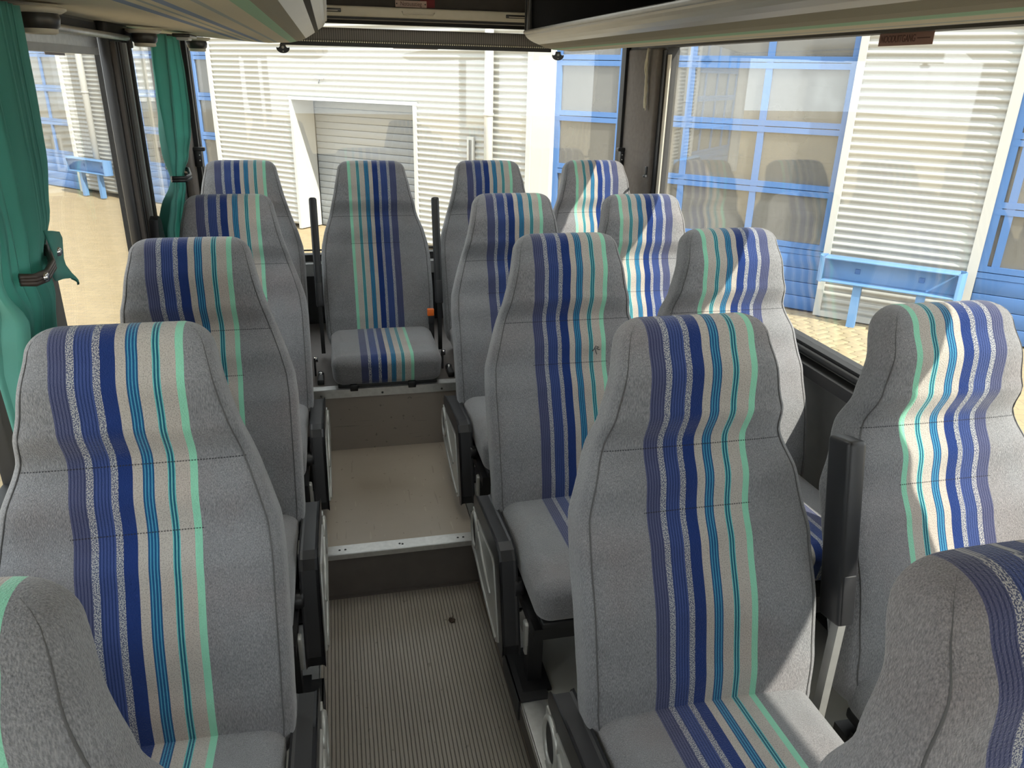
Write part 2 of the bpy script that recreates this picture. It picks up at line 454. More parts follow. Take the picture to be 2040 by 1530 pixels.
# ================================================================== THE BUS: floor, steps, platforms
XL, XR = -0.69, 1.56           # inner faces of the side walls
YF, YR = -1.7, 4.12            # front and rear inner faces
ZP, ZB = 0.18, 0.47            # platform heights
AX0, AX1 = -0.15, 0.42         # aisle
Y1, Y2 = 2.296, 3.10           # step faces

fl = struct(MB().box(AX0, AX1, YF, Y1, -0.04, -0.002).build('floor', groove_m), 'ribbed brown grey rubber aisle floor')
mb = MB(); x = AX0+0.004
while x < AX1-0.006:
    mb.add([(x, YF, -0.002), (x+0.0012, YF, 0), (x+0.0088, YF, 0), (x+0.010, YF, -0.002),
            (x, Y1-0.004, -0.002), (x+0.0012, Y1-0.004, 0), (x+0.0088, Y1-0.004, 0), (x+0.010, Y1-0.004, -0.002)],
           [(0, 1, 5, 4), (1, 2, 6, 5), (2, 3, 7, 6)])
    x += 0.0115
o = mb.build('floor_ribs', rib_m, fl); o['kind'] = 'stuff'
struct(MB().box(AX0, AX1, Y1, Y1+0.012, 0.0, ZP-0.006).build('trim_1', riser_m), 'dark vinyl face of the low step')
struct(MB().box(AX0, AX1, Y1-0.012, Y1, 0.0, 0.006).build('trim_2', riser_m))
# middle floor between the two steps, with the seams of the side sheets
mf = struct(MB().box(AX0+0.004, AX1-0.004, Y1+0.05, Y2, ZP-0.04, ZP).build('floor_step', midfl_m), 'beige grey vinyl floor between the two steps')
struct(MB().box(AX1, XR, YF, Y2, ZP-0.04, ZP).build('floor_platform_right', plat_m), 'grey green vinyl platform under the double seats')
struct(MB().box(XL, AX0, YF, Y2, ZP-0.04, ZP).build('floor_platform_left', plat_m), 'grey green vinyl platform under the single seats')
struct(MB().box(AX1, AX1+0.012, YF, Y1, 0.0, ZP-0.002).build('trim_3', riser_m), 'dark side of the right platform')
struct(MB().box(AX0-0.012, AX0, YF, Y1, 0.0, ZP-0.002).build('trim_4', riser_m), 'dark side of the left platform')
def nosing(name, lab, boxes, holes):
    mb = MB()
    for b in boxes: mb.box(*b)
    o = struct(mb.build(name, alu), lab)
    for h in holes:
        MB().lathe([(0.0, 0.0016), (0.0035, 0.0016), (0.0042, 0.0)], h, 'Z', 10).build('screw', screwm, o)
    return o
nosing('trim_5', 'aluminium nosing on the low step', [(AX0+0.002, AX1-0.002, Y1-0.006, Y1+0.05, ZP-0.002, ZP+0.003), (AX0+0.002, AX1-0.002, Y1-0.008, Y1-0.004, ZP-0.016, ZP+0.003)],
       [(-0.07, Y1+0.022, ZP+0.003), (-0.05, Y1+0.022, ZP+0.003), (0.14, Y1+0.024, ZP+0.003), (0.15, Y1+0.020, ZP+0.003), (0.35, Y1+0.022, ZP+0.003), (0.37, Y1+0.022, ZP+0.003)])
nosing('trim_6', 'aluminium edging along the right side of the aisle', [(AX1-0.022, AX1+0.045, YF, Y1-0.008, ZP, ZP+0.003), (AX1-0.024, AX1-0.020, YF, Y1-0.008, ZP-0.02, ZP+0.003)],
       [(AX1+0.008, yy, ZP+0.003) for yy in (2.24, 2.02, 1.82, 1.34, 1.0, 0.6)])
nosing('trim_7', 'aluminium edging along the left side of the aisle', [(AX0-0.045, AX0+0.018, YF, Y1-0.008, ZP, ZP+0.003), (AX0+0.016, AX0+0.020, YF, Y1-0.008, ZP-0.02, ZP+0.003)],
       [(AX0-0.014, yy, ZP+0.003) for yy in (2.2, 1.9, 1.5, 1.1)])
# rear step and platform
struct(MB().box(XL, XR, Y2, Y2+0.014, ZP, ZB-0.012).build('trim_8', wood_m), 'brown grey board facing the rear platform')
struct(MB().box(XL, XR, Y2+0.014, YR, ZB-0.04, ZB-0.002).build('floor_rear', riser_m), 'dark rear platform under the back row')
nosing('trim_9', 'aluminium nosing on the rear platform', [(XL, XR, Y2-0.004, Y2+0.045, ZB-0.002, ZB+0.002), (XL, XR, Y2-0.006, Y2-0.001, ZB-0.036, ZB+0.002)],
       [])
o = bpy.data.objects['trim_9']
for xx in (-0.12, 0.14, 0.40): MB().lathe([(0.0, -0.003), (0.0045, -0.003), (0.005, 0)], (xx, Y2-0.006, ZB-0.022), 'Y', 10).build('screw', screwm, o)

# ================================================================== walls, pillars, windows
ZS, ZT = 0.87, 1.865           # sill, window head
TH = 0.05
def wall_side(name, lab, xa, xb, pillars, ZT=ZT):
    mb = MB()
    mb.box(xa, xb, YF, YR+TH, -0.25, ZS); mb.box(xa, xb, YF, YR+TH, ZT, 2.25)
    for y0, y1 in pillars: mb.box(xa, xb, y0, y1, ZS, ZT)
    return struct(mb.build(name, wallgrey), lab)
wall_side('wall_left', 'dark grey left side wall below and above the windows', XL-TH, XL, [(YF, -1.5), (-0.25, 0.1), (1.66, 1.98), (2.96, 3.06), (3.88, YR+TH)])
wall_side('wall_right', 'dark grey right side wall below and above the windows', XR, XR+TH, [(YF, -1.5), (0.18, 0.47), (3.64, YR+TH)], 1.90)
mb = MB(); mb.box(XL, XR, YR, YR+TH, -0.25, 0.80); mb.box(XL, XR, YR, YR+TH, 1.965, 2.25)
struct(mb.build('wall_rear', wallgrey), 'dark wall under and above the rear window')
mb = MB(); mb.box(XL, XR, YF-TH, YF, -0.25, 0.75); mb.box(XL, XR, YF-TH, YF, 2.05, 2.25)
struct(mb.build('wall_front', wallgrey))
HX0, HX1 = 0.06, 0.80
ADDED_HATCH = [(1.10, 1.68), (2.40, 3.25)]  # unseen roof openings, added to let more daylight into the interior
mb = MB(); ys = [YF-TH]+[q for h_ in ADDED_HATCH for q in h_]+[YR+TH]
for k in range(0, len(ys), 2): mb.box(XL-TH, XR+TH, ys[k], ys[k+1], 2.25, 2.30)
for ya, yb in ADDED_HATCH: mb.box(XL-TH, HX0, ya, yb, 2.25, 2.30); mb.box(HX1, XR+TH, ya, yb, 2.25, 2.30)
struct(mb.build('ceiling', ceil_m), 'beige ceiling lining')
for n_, (ya, yb) in enumerate(ADDED_HATCH):
    mb = MB(); mb.box(HX0, HX1, ya, ya+0.03, 2.25, 2.33); mb.box(HX0, HX1, yb-0.03, yb, 2.25, 2.33); mb.box(HX0, HX0+0.03, ya+0.03, yb-0.03, 2.25, 2.33); mb.box(HX1-0.03, HX1, ya+0.03, yb-0.03, 2.25, 2.33)
    hf = struct(mb.build('window_%d' % (20+n_), rackgrey), 'added unseen milky roof hatch that brightens the aisle')
    MB().box(HX0+0.03, HX1-0.03, ya+0.03, yb-0.03, 2.315, 2.325).build('pane', milky, hf)

wcount = [0]
def window_x(xw, y0, y1, lab, z0=ZS, z1=ZT, fr=0.022, inner=1):
    wcount[0] += 1
    mb = MB(); d0, d1 = (xw-0.03, xw+0.03)
    mb.box(d0, d1, y0, y1, z0, z0+fr*1.5); mb.box(d0, d1, y0, y1, z1-fr, z1)
    mb.box(d0, d1, y0, y0+fr, z0+fr*1.5, z1-fr); mb.box(d0, d1, y1-fr, y1, z0+fr*1.5, z1-fr)
    f = struct(mb.build('window_%d' % wcount[0], black_rb), lab)
    MB().box(xw-0.002, xw+0.002, y0+fr, y1-fr, z0+fr*1.5, z1-fr).build('pane', busglass, f)
    return f
xlw, xrw = XL-0.025, XR+0.025
window_x(xlw, -1.5, -0.25, 'foremost window in the left wall'); window_x(xlw, 0.10, 1.66, 'left window ahead of the nearer curtain')
wl = window_x(xlw, 1.98, 2.96, 'left window with the curtain rod, between the nearer curtain and a dark pillar')
window_x(xlw, 3.06, 3.88, 'narrow left window behind the far teal curtain')
window_x(xrw, -1.5, 0.18, 'foremost window in the right wall', z1=1.90); wr = window_x(xrw, 0.47, 3.64, 'long right side window reflecting the seats', z1=1.90)
# rear window
wcount[0] += 1
mb = MB(); y0, y1 = YR-0.005, YR+0.045
mb.box(XL+0.02, XR+0.0, y0, y1, 0.80, 0.835); mb.box(XL+0.02, XR, y0, y1, 1.955, 1.975)
mb.box(XL+0.02, XL+0.055, y0, y1, 0.835, 1.955); mb.box(XR-0.03, XR, y0, y1, 0.835, 1.955)
rw = struct(mb.build('window_%d' % wcount[0], black_rb), 'wide rear window')
MB().box(XL+0.055, XR-0.03, YR+0.018, YR+0.022, 0.835, 1.955).build('pane', busglass, rw)
MB().box(XL+0.055, XR-0.03, YR-0.003, YR+0.003, 0.855, 0.862).build('rubber_lip', black_rb, rw)
# windscreen
wcount[0] += 1
f = struct(MB().box(XL, XR, YF-TH, YF, 0.75, 0.78).build('window_%d' % wcount[0], black_rb))
MB().box(XL, XR, YF-0.03, YF-0.026, 0.78, 2.05).build('pane', busglass, f)

# sill trims
def sill(name, xw, y0, y1, sg, lab):
    mb = MB(); mb.box(min(xw, xw+sg*0.05), max(xw, xw+sg*0.05), y0, y1, ZS-0.05, ZS-0.012)
    mb.tube([(xw+sg*0.012, y0, ZS+0.012), (xw+sg*0.012, y1, ZS+0.012)], 0.012, 8)
    struct(mb.build(name, black_rb), lab)
sill('trim_10', XR, 0.47, 3.64, -1, 'black rubber sill under the long right window')
sill('trim_11', XL, 0.1, 3.88, 1, 'black rubber sill under the left windows')
struct(MB().box(XL+0.06, XR-0.03, YR-0.07, YR-0.004, 0.735, 0.80).build('trim_12', alu2), 'pale strip under the rear window')
struct(MB().box(XL+0.01, XR-0.01, YR-0.06, YR-0.004, ZB, 0.73).build('trim_13', black_mt), 'black panel behind the back row')
# pillar covers
def pillar(name, x0, x1, y0, y1, m, lab, z0=ZS-0.02, z1=ZT+0.01):
    return struct(MB().rbox(((x0+x1)/2, (y0+y1)/2, (z0+z1)/2), (abs(x1-x0), y1-y0, z1-z0), 0.012, 2).build(name, m), lab)
pillar('trim_14', XR-0.035, XR, 3.66, YR-0.02, pillarfab, 'brown grey felt pillar in the right rear corner')
pillar('trim_15', XL, XL+0.035, 3.90, YR-0.02, pillarfab, 'brown grey felt pillar in the left rear corner')
pc = pillar('trim_16', XL, XL+0.035, 2.77, 3.05, black_pl, 'dark pillar with metal strips between two left windows')
for yy, ww, m in ((2.79, 0.02, headbrown), (2.82, 0.012, black_rb), (2.86, 0.03, headbrown), (2.93, 0.014, alu2), (2.985, 0.03, headbrown)):
    MB().box(XL+0.033, XL+0.048, yy-ww/2, yy+ww/2, ZS, ZT-0.05).build('pillar_strip', m, pc)
pillar('trim_17', XL, XL+0.03, 1.70, 1.965, wallgrey, 'dark pillar behind the nearer teal curtain')
for i, (xa, xb, ya, yb) in enumerate(((XR-0.05, XR-0.03, YR-0.07, YR-0.03), (XL+0.03, XL+0.055, YR-0.07, YR-0.03))):
    struct(MB().box(xa, xb, ya, yb, 0.80, 1.90).build('trim_%d' % (18+i), black_rb))
struct(MB().box(XR-0.012, XR+0.004, 3.62, 3.66, ZS, ZT).build('trim_20', black_rb), 'black upright rubber beside the right rear pillar')
struct(MB().box(XR-0.004, XR+0.002, 3.585, 3.618, ZS+0.03, ZT-0.02).build('trim_21', beige_pl), 'cream upright seal at the rear edge of the right window')
struct(MB().box(XL-0.002, XL+0.006, 3.60, 3.64, ZS+0.03, ZT-0.02).build('trim_22', beige_pl), 'cream upright seal in the narrow left window')

# slotted metal head of the left window, with its slots
hb = struct(MB().box(XL-0.012, XL+0.004, 2.0, 2.735, 1.795, 1.862).build('trim_23', alu), 'slotted metal head rail of the left window')
for k in range(6): MB().box(XL+0.003, XL+0.006, 2.10+k*0.105, 2.106+k*0.105, 1.826, 1.84).build('slot', screwm, hb)
struct(MB().box(XL-0.012, XL+0.010, 2.0, 2.735, 1.775, 1.795).build('trim_24', alu2), 'grey lower lip of the window head rail')

# ================================================================== luggage racks
def rack(name, lab, prof, sgn, fabmat, x_lip):
    e = empty(name, (0, 0, 0)); tag(e, lab, 'luggage rack')
    YE = 3.64
    # carpeted underside (profile from wall to lip), then plastic lip
    under, lip = prof
    def slab(pts, t, m, nm):
        q = list(pts)+[(a, b+t) for a, b in reversed(pts)]
        mb = MB(); n = len(q)
        mb.add([(p[0], YF+0.02, p[1]) for p in q]+[(p[0], YE, p[1]) for p in q], [(i, (i+1) % n, n+(i+1) % n, n+i) for i in range(n)], False)
        k = len(pts)
        for ends in (0, n):
            for i in range(k-1): mb.f.append((ends+i, ends+i+1, ends+n-2-i, ends+n-1-i)); mb.sm.append(False)
        return mb.build(nm, m, e)
    slab(under, 0.012, fabmat, 'underside')
    slab(lip, 0.014, rackgrey, 'lip')
    top = lip[-1]
    MB().tube([(top[0], YF+0.02, top[1]+0.006), (top[0], YE, top[1]+0.006)], 0.008, 8).build('lip_rail', alu2, e)
    # end plate and dark shelf interior
    xs = [p[0] for p in under+lip]
    pl = [(p[0], p[1]) for p in under+lip]+[(top[0]-0*sgn, 2.25), (under[0][0], 2.25)]
    MB().prism(pl, 'Y', YE, YE+0.012).build('end_plate', rackdark, e)
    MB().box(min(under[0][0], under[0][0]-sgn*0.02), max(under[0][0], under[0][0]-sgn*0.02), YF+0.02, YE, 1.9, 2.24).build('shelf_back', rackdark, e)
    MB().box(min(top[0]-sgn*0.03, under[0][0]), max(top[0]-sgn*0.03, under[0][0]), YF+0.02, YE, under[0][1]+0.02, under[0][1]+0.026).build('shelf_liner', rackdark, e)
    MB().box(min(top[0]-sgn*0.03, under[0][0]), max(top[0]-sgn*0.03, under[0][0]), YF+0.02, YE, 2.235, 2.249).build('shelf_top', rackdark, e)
    # upright brackets of the open shelf
    for yy in (0.4, 2.0, YE-0.03):
        MB().rbox((top[0]-sgn*0.012, yy, (top[1]+2.25)/2), (0.02, 0.03, 2.25-top[1]), 0.006, 2).build('bracket', ventm, e)
    return e
ul = [(XL+0.002, 1.872), (-0.50, 1.862), (-0.36, 1.852), (-0.24, 1.846), (-0.15, 1.850), (-0.11, 1.858), (-0.085, 1.868)]
ll = [(-0.085, 1.868), (-0.055, 1.886), (-0.03, 1.903), (-0.012, 1.915), (-0.004, 1.926), (-0.001, 1.936)]
rack('luggage_rack', 'luggage rack with striped underside along the left wall', (ul, ll), 1, rackfab_l, 0)
ur = [(XR-0.002, 1.91), (1.36, 1.893), (1.26, 1.870), (1.18, 1.854), (1.10, 1.848), (1.01, 1.852), (0.965, 1.860), (0.935, 1.872)]
lr = [(0.935, 1.872), (0.912, 1.880), (0.893, 1.889), (0.880, 1.898), (0.873, 1.906), (0.870, 1.914)]
rack('luggage_rack', 'luggage rack with open dark shelf along the right wall', (ur, lr), -1, rackfab_r, 0)

# air nozzles and lamps under the left rack
def nozzle(x, y, lab, z=1.857):
    e = empty('air_nozzle', (x, y, z)); tag(e, lab, 'air vent', 'air nozzles under the left rack')
    MB().lathe([(0.0, 0.0), (0.055, 0.0), (0.055, -0.006), (0.045, -0.012), (0.0, -0.012)], (0, 0, 0), 'Z', 24).build('flange', beige_pl, e)
    MB().lathe([(0.038, -0.010), (0.041, -0.022), (0.038, -0.036), (0.028, -0.047)], (0, 0, 0), 'Z', 24).build('ball', ventm, e)
    MB().lathe([(0.033, -0.040), (0.033, -0.050), (0.026, -0.052), (0.024, -0.046), (0.0, -0.040)], (0, 0, 0), 'Z', 24).build('outlet_ring', beige_pl, e)
nozzle(-0.585, 1.93, 'black air nozzle above the curtain rod, nearest of three')
nozzle(-0.585, 2.94, 'black air nozzle above the dark window pillar')
nozzle(-0.52, 3.60, 'black air nozzle next to the far teal curtain, farthest of three')
e = empty('reading_lamp', (-0.50, 3.20, 1.853)); tag(e, 'small white reading lamp under the left rack', 'lamp')
MB().rbox((0, 0, -0.004), (0.06, 0.16, 0.012), 0.004, 2).build('housing', ventm, e)
MB().rbox((0, -0.02, -0.013), (0.042, 0.075, 0.012), 0.004, 2).build('lens', whitetrim, e)

# ================================================================== rear header, blind, signs
e = empty('rear_header_panel', (0.43, YR-0.06, 1.982)); tag(e, 'dark brown rear roof panel with beige strip', 'roof panel')
MB().box(-1.0, 1.0, 0.0, 0.05, 0.045, 0.275).build('lining', headbrown, e)
MB().rbox((0, 0.0, 0.022), (2.0, 0.06, 0.046), 0.01, 2).build('beige_strip', beige_pl, e)
MB().box(-1.0, 1.0, -0.02, 0.05, -0.012, 0.0).build('black_edge', black_rb, e)
for xx in (-0.42, 0.50):
    s = MB().rbox((xx, -0.031, 0.024), (0.13, 0.006, 0.016), 0.003, 2).build('air_slot', ventm, e)
    MB().box(xx-0.05, xx+0.05, -0.036, -0.033, 0.020, 0.023).build('slat', beige_pl, s)
h = MB().tube([(-0.07, -0.031, 0.03), (-0.065, -0.036, 0.014), (0.075, -0.036, 0.014), (0.085, -0.031, 0.026)], 0.003, 8).build('handle', beige_pl, e)
MB().box(0.02, 0.09, -0.002, 0.0, 0.05, 0.10).build('red_patch', redpatch, e)
e2 = empty('exit_sign_plate', (0.405, YR-0.066, 2.045)); tag(e2, 'small pinkish plate reading Notausstieg over the rear window', 'sign')
MB().rbox((0, 0, 0), (0.150, 0.004, 0.030), 0.0018, 2).build('plate', platem, e2)
text_mesh('lettering', 'Notausstieg', 0.0265, sticktx, e2, Matrix.Translation((0, -0.0028, 0)) @ Matrix.Rotation(PI/2, 4, 'X') @ Matrix.Diagonal((0.8, 1, 1, 1)))
for xx in (-0.068, 0.068): MB().lathe([(0.0, -0.0028), (0.003, -0.0028), (0.0034, -0.002)], (xx, 0, 0), 'Y', 8).build('rivet', screwm, e2)

e = empty('roller_blind', (0.44, YR-0.11, 1.90)); tag(e, 'dark ribbed roller blind across top of rear window', 'blind')
MB().rbox((0, 0, -0.001), (1.30, 0.05, 0.062), 0.016, 4).build('cloth_roll', blind_m, e)
MB().box(-0.65, 0.65, -0.022, 0.012, -0.050, -0.032).build('bottom_bar', black_rb, e)
mb = MB(); k = -0.645
while k < 0.645:
    mb.rbox((k, -0.027, -0.0305), (0.0062, 0.006, 0.006), 0.002, 1); k += 0.0105
o = mb.build('bead_edge', cordm, e); o['kind'] = 'stuff'

def sticker(root_name, lab, loc, rz, wid, hgt, txt, size, dx):
    e = empty(root_name, loc, rz); tag(e, lab, 'sticker')
    MB().box(-wid/2, wid/2, -0.0006, 0.0006, -hgt/2, hgt/2).build('backing', stickm, e)
    text_mesh('lettering', txt, size, sticktx, e, Matrix.Translation((dx, -0.0012, 0)) @ Matrix.Rotation(PI/2, 4, 'X') @ Matrix.Diagonal((0.72, 1, 1, 1)))
    MB().box(wid/2-0.062, wid/2-0.012, -0.0011, -0.0007, -0.001, 0.002).build('small_print', sticktx, e)
    return e
sticker('exit_sticker', 'reddish NOODUITGANG sticker at top of rear window', (0.43, YR+0.0165, 1.866), 0, 0.222, 0.032, 'NOODUITGANG', 0.0265, -0.03)
sticker('exit_sticker', 'reddish NOODUITGANG sticker at top of the right side window', (xrw-0.0035, 2.035, 1.862), -PI/2, 0.222, 0.034, 'NOODUITGANG', 0.0265, -0.03)
o = MB().box(xlw+0.0025, xlw+0.004, 2.345, 2.51, 1.769, 1.799).build('blank_label', greystk); tag(o, 'plain grey rectangular label on left window glass', 'label')

# black moulded clips on the rear glass
def clip(x, lab):
    mb = MB(); pts = []
    for k in range(13):
        a = PI + PI*k/12; pts.append((0.031*math.cos(a), 0.030*math.sin(a)*0.75))
    pts += [(0.030, 0.004), (0.022, 0.0015), (0.015, 0.006), (0.012, 0.02), (-0.012, 0.02), (-0.015, 0.006), (-0.022, 0.0015), (-0.030, 0.004)]
    e = empty('glass_clip', (x, YR+0.010, 1.838)); tag(e, lab, 'clip', 'black clips on the rear glass')
    mb.prism(pts, 'Y', -0.004, 0.004); mb.build('body', black_pl, e)
    MB().lathe([(0.0, -0.0055), (0.006, -0.0055), (0.0066, -0.004)], (0, 0, 0.004), 'Y', 14).build('bolt', whitetrim, e)
    MB().lathe([(0.0, -0.0055), (0.003, -0.0055), (0.0034, -0.004)], (0, 0, -0.014), 'Y', 10).build('rivet', whitetrim, e)
clip(-0.207, 'black rounded clip on rear glass under the left rack'); clip(1.166, 'black rounded clip on rear glass under the right rack')

# belt anchor boxes, hook, cord
def belt_box(x, lab, sg):
    e = empty('belt_anchor', (x, YR-0.09, 1.30)); tag(e, lab, 'belt anchor')
    MB().rbox((0, 0, 0.042), (0.036, 0.04, 0.085), 0.006, 2).build('body', black_pl, e)
    MB().rbox((sg*0.008, -0.01, 0.082), (0.056, 0.035, 0.018), 0.005, 2).build('cap', black_pl, e)
    for zz in (0.03, 0.055): MB().lathe([(0.0, -0.024), (0.004, -0.024), (0.004, -0.018)], (sg*0.008, 0, zz), 'Y', 8).build('screw', chrome, e)
belt_box(-0.638, 'black belt anchor beside left edge of rear window', 1)
belt_box(1.522, 'black belt anchor beside right edge of rear window', -1)
e = empty('coat_hook', (XR-0.035, 3.68, 1.29)); tag(e, 'black coat hook on the right rear pillar', 'hook')
MB().rbox((-0.004, 0, 0.016), (0.008, 0.02, 0.05), 0.003, 2).build('plate', black_pl, e)
MB().tube([(-0.004, 0.0, 0.0), (-0.02, -0.01, -0.006), (-0.035, -0.05, 0.0), (-0.037, -0.085, 0.006)], 0.006, 8).build('arm', black_pl, e)
e = empty('frayed_cord', (XR-0.045, 3.75, 1.60)); tag(e, 'frayed cream cord hanging on the right rear pillar', 'cord')
for k in range(5):
    pts = []
    for i in range(22):
        t = i/21; a = t*9+k*1.25; amp = 0.012*math.sin(PI*min(1, t*1.1+0.1))**0.7 if t < 0.55 else 0.006
        pts.append((0.004*math.cos(a)-0.004, amp*math.sin(a*0.8+k)+0.01*math.sin(t*5), 0.275-t*(0.262+0.01*(k % 3))))
    MB().tube(pts, 0.0036, 5).build('strand', cordm, e)
e = empty('window_catch', (XL+0.066, 2.86, 1.10)); tag(e, 'black wedge shaped catch low on the dark left pillar', 'catch')
MB().prism([(-0.03, 0.0), (0.10, 0.0), (0.06, 0.14), (0.03, 0.16), (0.0, 0.15)], 'X', -0.018, 0.010).build('wedge', black_pl, e)

# curtain rod
e = empty('curtain_rod', (XL+0.045, 2.0, 1.83)); tag(e, 'thin metal curtain rod across the left window', 'curtain rod')
MB().tube([(0, 0.0, 0), (0, 0.98, 0)], 0.0095, 12).build('rod', alu, e)
MB().lathe([(0.0, -0.03), (0.016, -0.028), (0.02, 0.0), (0.016, 0.03), (0.0, 0.03)], (0, 0.0, 0), 'Y', 14).build('end_knob', black_pl, e)
MB().rbox((-0.012, 0.98, 0.0), (0.05, 0.014, 0.06), 0.004, 2).build('end_bracket', black_pl, e)

# ================================================================== curtains
def curtain(lab, xc, prof, nf, amp, ztop, zbot, tie_z, cw=None):
    # prof: (z, y_left, y_right)
    e = empty('curtain', (xc, 0, 0)); tag(e, lab, 'curtain')
    NU, NV = 110, 46; vs = []
    zs = [ztop+(zbot-ztop)*j/(NV-1) for j in range(NV)]
    L = sorted((p[0], p[1]) for p in prof); R = sorted((p[0], p[2]) for p in prof)
    for j, z in enumerate(zs):
        a, b = interp(L, z), interp(R, z)
        pinch = math.exp(-((z-tie_z)/0.06)**2)
        for i in range(NU):
            u = i/(NU-1)
            ph = u*nf*2*PI + 0.5*math.sin(u*7) + 0.25*math.sin(z*6+u*4)
            A = amp*(1-0.55*pinch)*(0.75+0.25*math.sin(u*11+1))
            fold = math.sin(ph)
            fold = math.copysign(abs(fold)**0.8, fold)
            x = A*fold + pinch*0.012*math.sin(u*PI) - 0.028*max(0, min(1, (1.32-z)/0.12))
            yy = a+(b-a)*(u+0.018*math.sin(2*ph))
            vs.append((x, yy, z))
    fs = [(j*NU+i, j*NU+i+1, (j+1)*NU+i+1, (j+1)*NU+i) for j in range(NV-1) for i in range(NU-1)]
    mb = MB(); mb.add(vs, fs, True)
    o = mb.build('cloth', curt_m, e)
    sol = o.modifiers.new('thickness', 'SOLIDIFY'); sol.thickness = 0.002
    return e
c1 = curtain('teal curtain tied back at the near left pillar', XL+0.095,
        [(1.86, 1.40, 1.82), (1.72, 1.40, 1.81), (1.58, 1.41, 1.80), (1.465, 1.43, 1.765), (1.385, 1.445, 1.71), (1.29, 1.49, 1.715), (1.20, 1.51, 1.74), (0.98, 1.52, 1.80)], 7.0, 0.036, 1.852, 0.98, 1.385)
pts = [(0.03, 1.488, 1.388), (0.050, 1.50, 1.384), (0.054, 1.55, 1.380), (0.048, 1.61, 1.386), (0.02, 1.68, 1.40), (-0.05, 1.70, 1.41)]
mb = MB()
for dz in (-0.006, 0, 0.006): mb.tube([(a, b, c+dz) for a, b, c in pts], 0.006, 6)
st = mb.build('tie_strap', curt_strap, c1); st['label'] = 'brown tie strap'
MB().lathe([(0.0, 0.005), (0.008, 0.005), (0.009, 0)], (0.058, 1.53, 1.382), 'X', 10).build('stud', chrome, st)
# folded teal tab with press stud, sticking out towards the window
mb = MB(); vs = []; fs = []
path = [(1.675, 1.44, 0.07), (1.69, 1.437, 0.085), (1.72, 1.43, 0.09), (1.75, 1.412, 0.085), (1.775, 1.388, 0.065), (1.785, 1.362, 0.042), (1.785, 1.335, 0.022), (1.78, 1.315, 0.012)]
for k, (yy, zz, wd) in enumerate(path):
    for t in range(5):
        q = t/4; vs.append((0.02+0.012*math.sin(k*0.9+q*2), yy-q*wd*(0.35 if k > 2 else 0.25), zz-q*wd))
fs = [(k*5+t, k*5+t+1, k*5+t+6, k*5+t+5) for k in range(len(path)-1) for t in range(4)]
mb.add(vs, fs, True); tb = mb.build('tie_tab', curt_m, c1)
sol = tb.modifiers.new('thickness', 'SOLIDIFY'); sol.thickness = 0.004
MB().lathe([(0.0, 0.006), (0.005, 0.007), (0.009, 0.004), (0.010, 0)], (0.030, 1.705, 1.392), 'X', 14).build('press_stud', chrome, tb)

c2 = curtain('teal curtain tied back in front of the narrow left window', XL+0.10,
        [(1.86, 3.14, 3.54), (1.72, 3.10, 3.60), (1.60, 3.07, 3.60), (1.50, 3.05, 3.55), (1.42, 3.05, 3.42), (1.36, 3.08, 3.255), (1.28, 2.98, 3.27), (1.13, 2.95, 3.32)], 4.6, 0.034, 1.852, 1.13, 1.36)
mb = MB()
for dz in (-0.005, 0.005): mb.tube([(0.0, 3.07, 1.362+dz), (0.045, 3.10, 1.358+dz), (0.05, 3.17, 1.36+dz), (0.03, 3.26, 1.372+dz), (-0.06, 3.32, 1.38+dz)], 0.007, 6)
mb.build('tie_strap', black_pl, c2)

